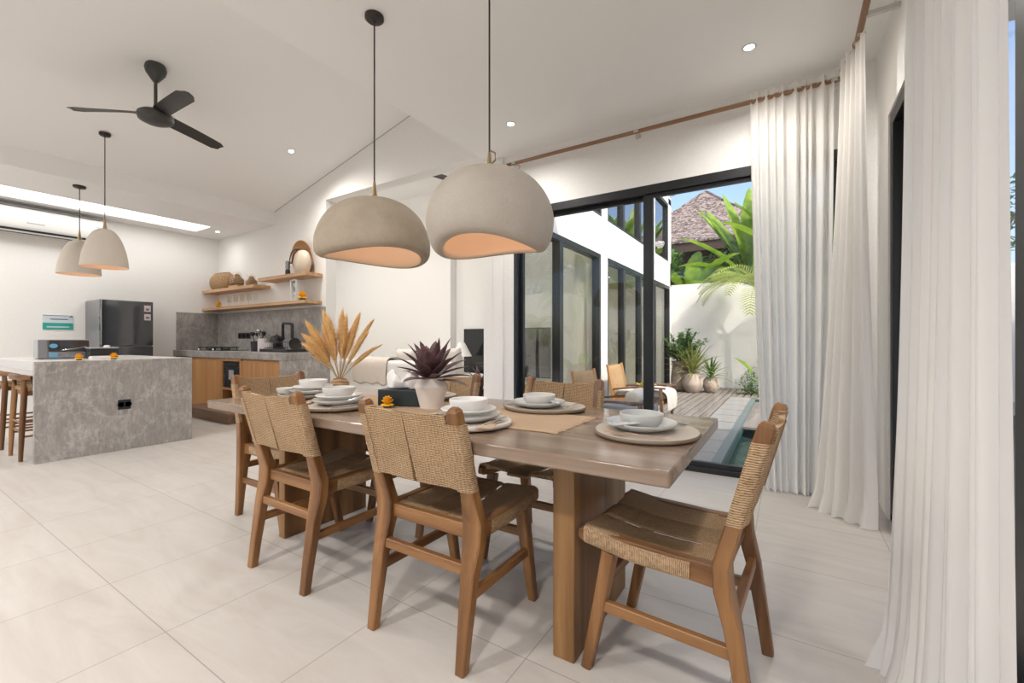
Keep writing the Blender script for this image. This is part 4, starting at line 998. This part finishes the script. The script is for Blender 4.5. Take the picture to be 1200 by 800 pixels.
for i in range(13):
    x = lerp(-.085, .095, i / 12); hgt = .085 + .028 * math.sin(i * .9 + .5) + .012 * math.sin(i * 2.1)
    rows.append([(x * 1.0, -.020 - .022 * math.sin(i * .8), .0835), (x * 1.05, -.045 + .03 * math.sin(i * 1.3), .0835 + hgt * .6), (x * 1.08, .0 + .018 * math.sin(i * 1.9), .0835 + hgt), (x * 1.05, .03 + .02 * math.sin(i * 1.1), .0835 + hgt * .55), (x, .018, .0835)])
ts.grid(rows).build('tissue', 'tissue', tb, smooth=70, sub=1, solid=.002)
marigold(-1.662, 1.475, ZT + .0037, .036, 'orange marigold head on the table runner before the tissue box')
# pampas vase
pv_ = empty('pampas_vase', (-2.585, 1.875, ZT), 'golden pampas plumes fanning out of a small brown vase', 'dried flowers')
MB().lathe(smooth_prof([(0, 0), (.045, 0), (.060, .02), (.062, .045), (.045, .070), (.036, .078), (.032, .076), (.04, .06), (0, .055)], 3), 30).build('vase', 'basket_weave', pv_, smooth=60)
rr = random.Random(21); Rv = Vector((RX, RY, 0)); Fv = Vector((FX, FY, 0))
plumes = [(-.205, .02, .445, .042), (-.115, .05, .515, .05), (-.055, -.03, .475, .045), (-.175, -.05, .35, .05), (-.215, .03, .30, .04), (-.14, -.06, .33, .05), (.005, .03, .515, .042), (.045, -.02, .47, .036), (.105, .03, .50, .040), (.06, .06, .42, .036), (.195, .0, .455, .022), (.165, -.04, .36, .026), (.215, .03, .29, .018), (-.09, .0, .40, .045)]
for (rx_, dep, hh, wd) in plumes:
    hh *= .93; wd *= 1.25; tip = Rv * rx_ + Fv * dep + Vector((0, 0, hh)); b0 = Vector((0, 0, .07)) + Rv * rx_ * .05; mid = b0.lerp(tip, .5) + Vector((0, 0, .04))
    def q(t): return b0 * (1 - t) ** 2 + mid * 2 * t * (1 - t) + tip * t * t
    stm = MB().tube([q(t / 8) for t in range(9)], .0022, 5).build('stem', 'stem_tan', pv_)
    pm = MB(); s0 = .30
    for k in range(420):
        t = s0 + (1 - s0) * rr.random() ** .9; c = q(t); tan = (q(min(1, t + .02)) - q(max(0, t - .02))).normalized()
        az = rr.uniform(0, 2 * PI); s1 = tan.cross(Vector((math.cos(az), math.sin(az), .3))).normalized()
        env = math.sin(PI * ((t - s0) / (1 - s0)) ** .75 * .92 + .12); L = rr.uniform(.05, .10)
        e = c + tan * L + s1 * wd * env * rr.uniform(.25, .95); w2 = tan.cross(s1) * .0019
        mm = c.lerp(e, .5) + s1 * wd * .14
        pm.add([c - w2, c + w2, mm + w2 * 1.3, mm - w2 * 1.3, e], [(0, 1, 2, 3), (3, 2, 4)])
    pm.tube([q(lerp(s0, 1.0, t / 6)) for t in range(7)], [.003, .010, .015, .017, .016, .013, .005], 9)
    pm.build('plume', 'pampas_plume', pv_, smooth=70)

# ------------------------------------------------------------------ living room beyond the opening
sf = empty('sofa', (-4.98, 4.85, 0), 'white sofa in the living room, its back towards the dining table', 'sofa')
MB().box(-1.15, 1.15, -.40, .45, .12, .40).build('base', 'sofa_fabric', sf, bevel=.03, seg=3)
MB().box(-1.15, 1.15, -.45, -.22, .12, .80).build('backrest', 'sofa_fabric', sf, bevel=.06, seg=4)
for x in (-1.15, .93): MB().box(x, x + .22, -.44, .45, .12, .60).build('armrest', 'sofa_fabric', sf, bevel=.05, seg=4)
for x in (-.91, .01): MB().box(x, x + .90, -.2, .46, .40, .54).build('seat_cushion', 'sofa_fabric', sf, bevel=.05, seg=4)
for x in (-1.05, 1.0):
    for y in (-.38, .38): MB().box(x, x + .05, y - .025, y + .025, 0, .12).build('leg', 'oak_z', sf)
def cushion(x, y, z, w, h, d, rz, rx_, label, mat='cushion_fabric'):
    rows = []
    o = empty('cushion', (x, y, z), label, 'cushion', 'cushions in the living room'); n = 14; mb = MB(); A = []; B = []
    for j in range(n + 1):
        ra = []; rb = []
        for i in range(n + 1):
            u = i / n * 2 - 1; v = j / n * 2 - 1; k = ((1 - u ** 4) * (1 - v ** 4)) ** .5 * d / 2; px = u * w / 2 * (1 - .06 * (1 - v * v)); pz = v * h / 2 * (1 - .06 * (1 - u * u)) + h / 2
            ra.append((px, -k, pz)); rb.append((px, k, pz))
        A.append(ra); B.append(rb)
    mb.grid(A).grid(B); c = mb.build('cover', mat, o, smooth=80); o.rotation_euler = (rx_, 0, rz); return o
cushion(-4.22, 4.95, .58, .50, .42, .16, .1, .22, 'white square cushion on the sofa near the sliding door')
cushion(-5.05, 4.95, .58, .50, .40, .16, -.1, .22, 'white square cushion on the middle of the sofa')
th = empty('throw_blanket', (-5.30, 4.515, .80), 'rumpled brown and white throw draped over the sofa back', 'throw blanket'); rows = []
for i in range(25):
    x = lerp(-.42, .34, i / 24); w_ = .012 * math.sin(i * 1.1) + .008 * math.sin(i * 2.7)
    rows.append([(x, -.135 + w_, -.36 + .02 * math.sin(i * .8)), (x, -.142 - w_, -.18), (x, -.138 + w_ * .6, -.03), (x, -.09, .022 + abs(w_)), (x, .0, .035 + w_), (x, .10, .025 + abs(w_)), (x, .165 + w_, -.06), (x, .175 - w_, -.15)])
MB().grid(rows).build('cloth', 'throw_brown', th, smooth=80, sub=1, solid=.012)
tv = empty('television', (-4.30, 6.615, .92), 'large dark flat television on the living room wall', 'television')
MB().box(-.96, .90, -.055, -.010, -.47, .40).build('casing', 'black_plastic', tv, bevel=.004)
MB().box(-.945, .885, -.058, -.056, -.45, .385).build('screen', 'screen_black', tv)
MB().box(-.3, .3, -.010, 0, -.2, .2).build('wall_bracket', 'black_matte', tv)
md = empty('media_console', (-3.98, 6.38, 0), 'low white console under the living room television', 'console')
MB().box(-.72, .72, -.2, .2, .06, .38).build('body', 'white_plastic', md, bevel=.004)
for x in (-.475, 0, .475): MB().box(x - .23, x + .23, -.212, -.201, .075, .365).build('door', 'white_plastic', md, bevel=.003)
MB().box(-.68, .68, -.17, .18, 0, .06).build('plinth', 'grey_plastic', md)
lp = empty('table_lamp', (-5.02, 6.20, .50), 'white cone shaded lamp beside the television', 'table lamp')
MB().lathe([(0, 0), (.09, 0), (.09, .015), (.02, .03), (.014, .36), (0, .36)], 24).build('base', 'ceramic_pale', lp)
MB().lathe([(.19, .31), (.055, .56), (.052, .56), (.186, .31), (.19, .31)], 36).build('shade', 'lampshade_white', lp)
sd = empty('side_table', (-5.02, 6.20, 0), 'small round white side table carrying the lamp', 'side table')
MB().lathe([(0, .47), (.24, .47), (.245, .485), (.24, .4998), (0, .4998)], 32).build('top', 'white_plastic', sd)
MB().lathe([(0, 0), (.16, 0), (.16, .015), (.025, .03), (.022, .47), (0, .47)], 24).build('pedestal', 'white_plastic', sd)
# maroon plant on the floor past the table
mp = empty('potted_plant', (-2.62, 4.35, 0), 'maroon leaved plant in a low pot inside the living room corner', 'plant')
MB().lathe([(0, 0), (.10, 0), (.14, .28), (.15, .30), (.135, .30), (.12, .26), (0, .26)], 28).build('pot', 'white_pot', mp)
lf = MB(); rr = random.Random(5)
for k in range(26):
    az = k * 2.4; strap_leaf(lf, (0, 0, .26 + .01 * k), az, lerp(.5, 1.4, k / 26), rr.uniform(.26, .36), .026, .5, .35)
lf.build('leaves', 'maroon_leaf', mp, smooth=50, solid=.0015)
mp.location.x = -3.22
# curtains inside the wing
def wing_curtain(y0, y1, x, label, mat='curtain_dense'):
    o = curtain('curtain', [(x, y0, 0), (x, y1, 0)], [(x, y0 - .03, 0), (x, y1 + .03, 0)], 0, 2.43, 6, .025, .04, label, mat, int(y0 * 10), 0, False); o['group'] = 'white curtains inside the wing'
wing_curtain(6.15, 6.55, -2.76, 'white curtain inside the nearest wing glazing')
wing_curtain(4.14, 4.44, -2.78, 'white curtain inside the wing glazing, close to the dining room corner')
wing_curtain(6.95, 7.45, -2.78, 'white curtain inside the farther wing glazing')

q_ = PY(404.5, 375, 6.449)
ws = empty('wall_panel', q_, 'small dark control panel on the living room wall above the pampas', 'control panel')
MB().box(-.095, .095, -.018, 0, -.065, .065).build('case', 'black_plastic', ws, bevel=.004)
MB().box(-.08, .08, -.020, -.018, -.05, .05).build('screen', 'screen_black', ws)
# ------------------------------------------------------------------ outdoors
def lounge(x, y, label, cush, throw):
    c = empty('lounge_chair', (x, y, -.015), label, 'lounge chair', 'low wooden lounge chairs on the terrace')   # faces +x
    for s in (-1, 1):
        MB().path([(-.36, s * .31, 0), (-.33, s * .31, .30), (-.42, s * .31, .76)], [(.035, .06), (.04, .07), (.03, .05)], up=(0, 1, 0)).build('rear_post', 'oak_z', c)
        MB().path([(.36, s * .31, 0), (.34, s * .31, .44)], (.035, .05), up=(0, 1, 0)).build('front_leg', 'walnut_x', c)
        MB().path([(-.36, s * .31, .40), (.0, s * .31, .45), (.40, s * .31, .45)], (.05, .025)).build('armrest', 'walnut_x', c)
    MB().box(-.34, .37, -.30, .30, .22, .28).build('seat_frame', 'oak_x', c, bevel=.004)
    rows = []
    for i in range(9):
        t = i / 8; z = lerp(.30, .74, t); xx = -.335 - .085 * t * t; rows.append([(xx - .02 * math.cos(k / 6 * PI - PI / 2), lerp(-.285, .285, k / 6), z) for k in range(7)])
    MB().grid(rows).build('back_sling', 'sling_weave', c, solid=.012)
    MB().box(-.30, .38, -.28, .28, .281, .40).build('seat_cushion', cush, c, bevel=.05, seg=4)
    if throw:
        rows = []
        for i in range(13):
            yy = lerp(-.30, .30, i / 12); w_ = .01 * math.sin(i * 1.3); rows.append([(-.05, yy, .412 + abs(w_)), (.15, yy, .415 + abs(w_)), (.36, yy, .415), (.42, yy, .38), (.43 + w_, yy, .28), (.43 - w_, yy, .12)])
        MB().grid(rows).build('towel', throw, c, sub=1, solid=.012)
    return c
lounge(-1.80, 6.42, 'wooden lounge chair on the deck with a white cushion, nearer the garden wall', 'outdoor_white_fabric', 'outdoor_white_fabric')
lounge(-1.62, 4.80, 'wooden lounge chair on the pavers with a grey seat, nearer the sliding door', 'outdoor_grey_fabric', None)
bo = empty('bolster', (-1.16, 4.98, .387), 'white round bolster lying on the grey lounge chair front', 'cushion')
MB().lathe([(0, -.20), (.06, -.20), (.078, -.185), (.082, -.16), (.082, .16), (.078, .185), (.06, .20), (0, .20)], 24).xf(Matrix.Translation((-.25, -.15, .083)) @ Matrix.Rotation(PI / 2, 4, 'X') @ Matrix.Rotation(0, 4, 'Z')).build('cover', 'outdoor_white_fabric', bo, smooth=60)
fb_ = empty('leaf_bowl', (-1.74, 6.40, .42), 'shallow bowl of yellow green leaves on the white lounge cushion', 'bowl')
MB().lathe([(0, 0), (.08, 0), (.14, .03), (.145, .035), (.13, .034), (.075, .008), (0, .008)], 24).build('bowl', 'sling_weave', fb_)
lf = MB(); rr = random.Random(9)
for k in range(40):
    a = rr.uniform(0, 2 * PI); r_ = rr.uniform(0, .10); strap_leaf(lf, (r_ * math.cos(a), r_ * math.sin(a), .02), a, rr.uniform(.3, 1.1), .07, .02, .5, .2, 4)
lf.build('leaves', 'leaf_yellow', fb_, smooth=60)

def leaf_cloud(mb, n, fn, size, rnd, flat=.5):
    for _ in range(n):
        c = fn(); az = rnd.uniform(0, 2 * PI); el = rnd.uniform(-.6, 1.0); L = size * rnd.uniform(.6, 1.3); W = L * .24
        h = Vector((math.cos(az) * math.cos(el), math.sin(az) * math.cos(el), math.sin(el))); s = Vector((-math.sin(az), math.cos(az), rnd.uniform(-.4, .4))).normalized()
        up = h.cross(s) * W * .35
        mb.add([c, c + h * L * .5 - s * W + up, c + h * L * .5, c + h * L * .5 + s * W + up, c + h * L], [(0, 2, 1), (0, 3, 2), (1, 2, 4), (2, 3, 4)])
    return mb
ZD = -.015
# tall stone planter with a dense bush
p1 = empty('potted_bush', (-2.00, 10.15, ZD), 'dense green bush in a tall rough stone planter by the wing corner', 'plant')
MB().lathe(smooth_prof([(0, 0), (.14, 0), (.19, .12), (.20, .30), (.17, .50), (.175, .62), (.19, .66), (.17, .66), (.15, .60), (0, .58)], 3), 32).build('planter', 'clay_pot', p1, smooth=50)
bu = MB(); rr = random.Random(31); tips = []
st_ = MB()
for k in range(46):
    az = rr.uniform(0, 2 * PI); rad = rr.uniform(.05, .46); top = Vector((rad * math.cos(az) + .10, rad * math.sin(az), rr.uniform(.85, 1.40) - rad * .35)); b0 = Vector((.03 * math.cos(az), .03 * math.sin(az), .6)); mid = b0.lerp(top, .5) + Vector((0, 0, .08)); st_.tube([b0, mid, top], .006, 5); tips.append((b0, mid, top))
st_.build('stems', 'stem_green', p1)
def onstem():
    b0, mid, top = rr.choice(tips); t = rr.uniform(.35, 1); return b0 * (1 - t) ** 2 + mid * 2 * t * (1 - t) + top * t * t
leaf_cloud(bu, 2600, onstem, .085, rr).build('foliage', 'bush_leaf', p1, smooth=0)
# round pots with spiky plants
def spiky(x, y, rad, hgt, n, L, label, mat='spiky_leaf', seed=1, pot='pale_terracotta'):
    o = empty('potted_plant', (x, y, ZD), label, 'plant')
    MB().lathe(smooth_prof([(0, 0), (rad * .55, 0), (rad * .92, hgt * .30), (rad, hgt * .55), (rad * .82, hgt * .88), (rad * .62, hgt * .97), (rad * .66, hgt), (rad * .56, hgt), (rad * .5, hgt * .9), (0, hgt * .88)], 3), 36).build('pot', pot, o, smooth=50)
    lf = MB(); rr = random.Random(seed)
    for k in range(n):
        t = k / n; az = k * 2.39996; strap_leaf(lf, (.02 * math.cos(az), .02 * math.sin(az), hgt * .9 + .10 * t), az, lerp(.35, 1.5, t) + rr.uniform(-.1, .1), L * rr.uniform(.75, 1.15), .022, lerp(1.2, .3, t), .3, 8)
    lf.build('leaves', mat, o, smooth=60); return o
spiky(-1.72, 9.98, .215, 0.42, 64, .68, 'yellow green spiky plant in the large round white pot', seed=3)
spiky(-1.37, 10.12, .165, .33, 26, .42, 'dark spiky plant in the smaller round pot beside the big white one', 'bush_leaf', seed=8, pot='clay_pot')
# banana and palms
A_ = math.radians
def banana(x, y, z, hgt, leaves, label, seed, group='banana plants beyond the garden wall'):
    o = empty('banana_plant', (x, y, z), label, 'banana plant', group); rr = random.Random(seed)
    if hgt > 2.4: leaves = leaves + [(A_(90) + rr.uniform(-2.2, 2.2), rr.uniform(1.0, 1.42), rr.uniform(1.9, 2.6), rr.uniform(.22, .28), rr.uniform(.15, .5)) for _ in range(8)]
    MB().tube([(0, 0, 0), (.03, 0, hgt * .4), (0, .03, hgt)], [.12, .10, .06], 10).build('trunk', 'stem_green', o)
    lf = MB()
    for (az, el, L, W, dr) in leaves:
        strap_leaf(lf, (0, 0, hgt - .05), az, el, .45, .016, 0, 0, 3)
        b0 = Vector((math.cos(az) * math.cos(el) * .42, math.sin(az) * math.cos(el) * .42, hgt - .05 + math.sin(el) * .42))
        strap_leaf(lf, b0, az, el, L, W, dr, .30, 22, .10, rr)
    lf.build('leaves', 'banana_leaf', o, smooth=50); return o
banana(-.75, 13.1, -.05, 2.5, [(A_(165), 1.12, 2.5, .27, .25), (A_(150), 1.32, 2.6, .26, .15), (A_(100), 1.4, 2.7, .28, .2), (A_(40), 1.38, 2.5, .27, .2), (A_(30), 1.2, 2.4, .28, .5), (A_(-50), 1.15, 1.9, .26, .6), (A_(190), .95, 2.0, .25, .6), (A_(-10), .9, 2.2, .27, .8), (A_(200), .7, 1.7, .24, .9)], 'tall banana plant with upright leaves rising above the garden wall', 1)
banana(.30, 13.2, -.05, 2.7, [(A_(160), 1.3, 2.5, .27, .2), (A_(175), 1.1, 2.4, .27, .3), (A_(90), 1.42, 2.4, .28, .2), (A_(200), .95, 2.1, .26, .6), (A_(20), 1.0, 2.3, .28, .6), (A_(-60), 1.1, 1.9, .26, .6), (A_(180), 1.45, 2.6, .24, .1)], 'tall banana plant half hidden by the sheer curtain', 2)
banana(-2.30, 13.0, -.05, 2.35, [(A_(150), .95, 1.5, .22, .8), (A_(20), .75, 1.7, .22, .9), (A_(-75), .75, 1.15, .20, .8), (A_(230), .8, 1.2, .20, .9), (A_(85), 1.2, 1.4, .22, .5), (A_(-30), .9, 1.5, .21, .8)], 'lower banana plant with arching leaves beside the white wing', 3)
banana(-1.55, 12.75, -.05, 2.15, [(A_(170), .85, 1.5, .20, .8), (A_(-10), .7, 1.5, .20, 1.0), (A_(-80), .8, .95, .18, .8), (A_(60), 1.1, 1.4, .21, .5), (A_(120), 1.0, 1.5, .20, .6), (A_(200), .6, 1.3, .18, .9), (A_(-120), .7, .9, .18, .8)], 'lower banana plant in front of the tall ones behind the wall', 4)
def palm(x, y, z, hgt, n, L, label, seed, mat='palm_leaf', group=None, azs=None):
    o = empty('palm', (x, y, z), label, 'palm', group); rr = random.Random(seed)
    MB().tube([(0, 0, 0), (.02, .01, hgt * .5), (0, 0, hgt)], [.07, .05, .045], 10).build('trunk', 'bark', o)
    lf = MB()
    for k in range(n):
        az = azs[k] if azs else 2 * PI * k / n + rr.uniform(-.25, .25); el = rr.uniform(.5, 1.25); e = el; p = Vector((0, 0, hgt)); h = Vector((math.cos(az), math.sin(az), 0)); s = Vector((-h.y, h.x, 0)); pts = [p.copy()]; N = 26
        for i in range(N):
            d = h * math.cos(e) + Vector((0, 0, math.sin(e))); p = p + d * (L / N); pts.append(p.copy()); e -= rr.uniform(1.8, 2.1) / N
        lf.tube(pts, [.012 * (1 - i / (N + 2)) + .002 for i in range(N + 1)], 5)
        for i in range(4, N + 1):
            t = i / N; q = pts[i]; d = (pts[i] - pts[i - 1]).normalized(); ll = .42 * L * .55 * math.sin(PI * (.15 + .8 * t)) + .05
            for sg in (-1, 1):
                v = (s * sg * .8 + d * .65 + Vector((0, 0, .15))).normalized(); e1 = q + v * ll * .55; e2 = q + v * ll + Vector((0, 0, -ll * .30)); w = d * .013
                lf.add([q - w, q + w, e1 + w * 1.2, e1 - w * 1.2, e2], [(0, 1, 2, 3), (3, 2, 4)])
    lf.build('fronds', mat, o, smooth=0); return o
palm(-.45, 10.95, -.1, 2.25, 12, 1.55, 'yellow green palm arching in front of the garden wall', 6, azs=[A_(k) for k in (178, 195, 212, 228, 245, 262, 280, 300, 322, 345, 172, 5)])
palm(.95, 10.8, -.1, 1.5, 9, 1.2, 'green palm by the pool, behind the sheer curtain', 16, azs=[A_(k) for k in (180, 205, 228, 250, 272, 295, 318, 340, 0)])
ys = banana(-.42, 10.55, -.1, .20, [(A_(170), 1.0, .48, .13, .6), (A_(90), 1.1, .5, .13, .5), (A_(-60), .8, .42, .12, .8), (A_(10), .9, .46, .13, .7)], 'small broad leaved plant at the garden wall by the pool end', 9, None)
sh = empty('shrub', (-.62, 10.25, -.1), 'small leafy shrub at the pool end, left of the curtain', 'shrub'); rr = random.Random(77)
MB().tube([(0, 0, 0), (.02, 0, .3)], .012, 6).build('stem', 'stem_green', sh)
leaf_cloud(MB(), 420, lambda: Vector((rr.gauss(0, .10), rr.gauss(0, .10), abs(rr.gauss(.22, .16)) + .03)), .075, rr).build('foliage', 'bush_leaf', sh, smooth=0)
# trees behind the wall
def tree(x, y, z, hgt, rad, n, leaf, label, seed, mat='dark_tree_leaf', cz=.75):
    o = empty('tree', (x, y, z), label, 'tree', 'trees beyond the garden wall'); rr = random.Random(seed); br = MB(); blobs = []
    br.tube([(0, 0, 0), (.05, .02, hgt * .4), (0, 0, hgt * .75)], [.13, .10, .05], 8)
    for k in range(12):
        az = rr.uniform(0, 2 * PI); c = Vector((rad * .75 * math.cos(az) * rr.random() ** .5, rad * .75 * math.sin(az) * rr.random() ** .5, hgt * cz + rr.uniform(-.5, .5) * rad)); blobs.append((c, rad * rr.uniform(.35, .6))); br.tube([(0, 0, hgt * .35), c], [.05, .015], 6)
    br.build('trunk', 'bark', o)
    def pt():
        c, r = rr.choice(blobs); v = Vector((rr.gauss(0, 1), rr.gauss(0, 1), rr.gauss(0, 1))).normalized(); return c + v * r * rr.uniform(.75, 1.05)
    leaf_cloud(MB(), n, pt, leaf, rr).build('crown', mat, o, smooth=0); return o
tree(-3.2, 14.2, -.05, 3.9, 1.5, 3200, .20, 'dark leafy tree behind the wall next to the white wing', 1)
tree(-1.3, 14.4, -.05, 3.4, 1.3, 2600, .20, 'dark leafy tree behind the wall below the shingle roof', 2)
tree(.8, 14.6, -.05, 4.2, 1.5, 2600, .20, 'dark leafy tree behind the banana plants', 3)
tree(3.3, 14.0, -.05, 5.0, 1.6, 2200, .22, 'leafy tree seen in the slit between the two curtains', 4, 'bush_leaf')
# neighbour house
hs = empty('house', (-2.95, 20.2, 0), 'neighbour house with a brown shingle pyramid roof behind the trees', 'house')
ap = (0, 0, 7.55); e = 3.6; ze = 4.75
def rc(sx, sy, k):   # slightly flared hip roof
    return (sx * e * k, sy * e * k, lerp(7.55, ze, k) - .22 * math.sin(PI * k))
rf = MB(); rings = []
for k in (.002, .25, .5, .75, 1.0): rings.append([rc(-1, -1, k), rc(1, -1, k), rc(1, 1, k), rc(-1, 1, k)])
rings.append([(-e, -e, ze - .10), (e, -e, ze - .10), (e, e, ze - .10), (-e, e, ze - .10)])
rf.loft(rings).build('roof', 'roof_shingle', hs, smooth=0)
MB().box(-e + .05, e - .05, -e + .05, -e + .15, ze - .42, ze - .101).box(-e + .05, -e + .15, -e + .15, e - .05, ze - .42, ze - .101).box(e - .15, e - .05, -e + .15, e - .05, ze - .42, ze - .101).box(-e + .15, e - .15, -e + .15, e - .05, ze - .30, ze - .24).build('fascia', 'fascia_brown', hs, smooth=0)
MB().box(-e + .6, e - .6, -e + .6, e - .6, -1.5, ze - .31).build('wall', 'fascia_brown', hs, smooth=0)
for sx in (-1, 1):
    for sy in (-1, 1): pass
MB().tube([rc(1, -1, k) for k in (.0, .25, .5, .75, 1.0)], .05, 6).tube([rc(-1, -1, k) for k in (0, .25, .5, .75, 1.0)], .05, 6).build('hip_ridge', 'roof_shingle', hs)
# greenery outside the right hand door
tree(2.6, 2.6, -.03, 2.9, .8, 1500, .13, 'leafy shrub tree outside the right hand glass door', 14, 'bush_leaf')['group'] = 'trees by the side wall'

# ------------------------------------------------------------------ light
W = bpy.data.worlds.new('sky'); S.world = W; W.use_nodes = True; nt_ = W.node_tree; nt_.nodes.clear()
SUN_EL, SUN_AZ = math.radians(47), math.radians(122)     # azimuth from +y clockwise
sky = nt_.nodes.new('ShaderNodeTexSky'); sky.sky_type = 'NISHITA'; sky.sun_disc = False; sky.sun_elevation = SUN_EL; sky.sun_rotation = SUN_AZ; sky.air_density = .8; sky.dust_density = 3.5; sky.ozone_density = 1.0
bg = nt_.nodes.new('ShaderNodeBackground'); bg.inputs[1].default_value = SKY_S
wo = nt_.nodes.new('ShaderNodeOutputWorld'); nt_.links.new(sky.outputs[0], bg.inputs[0]); nt_.links.new(bg.outputs[0], wo.inputs[0])
sd_ = bpy.data.lights.new('sun', 'SUN'); sd_.energy = SUN_E; sd_.angle = math.radians(.6); sd_.color = (1, .95, .87)
so_ = bpy.data.objects.new('sun', sd_); COL.objects.link(so_)
to_sun = Vector((math.sin(SUN_AZ) * math.cos(SUN_EL), math.cos(SUN_AZ) * math.cos(SUN_EL), math.sin(SUN_EL)))
so_.rotation_euler = to_sun.to_track_quat('Z', 'Y').to_euler(); so_.location = to_sun * 20 
vs = S.view_settings; S.display_settings.display_device = 'sRGB'; vs.view_transform = 'Standard'; vs.look = 'None'; vs.gamma = 1; vs.use_curve_mapping = False; vs.exposure = EXPO
S.cycles.max_bounces = 10; S.cycles.diffuse_bounces = 6; S.cycles.glossy_bounces = 4; S.cycles.transparent_max_bounces = 16; S.cycles.transmission_bounces = 6
S.cycles.sample_clamp_indirect = 6; S.cycles.use_denoising = True; S.cycles.caustics_reflective = False; S.cycles.caustics_refractive = False
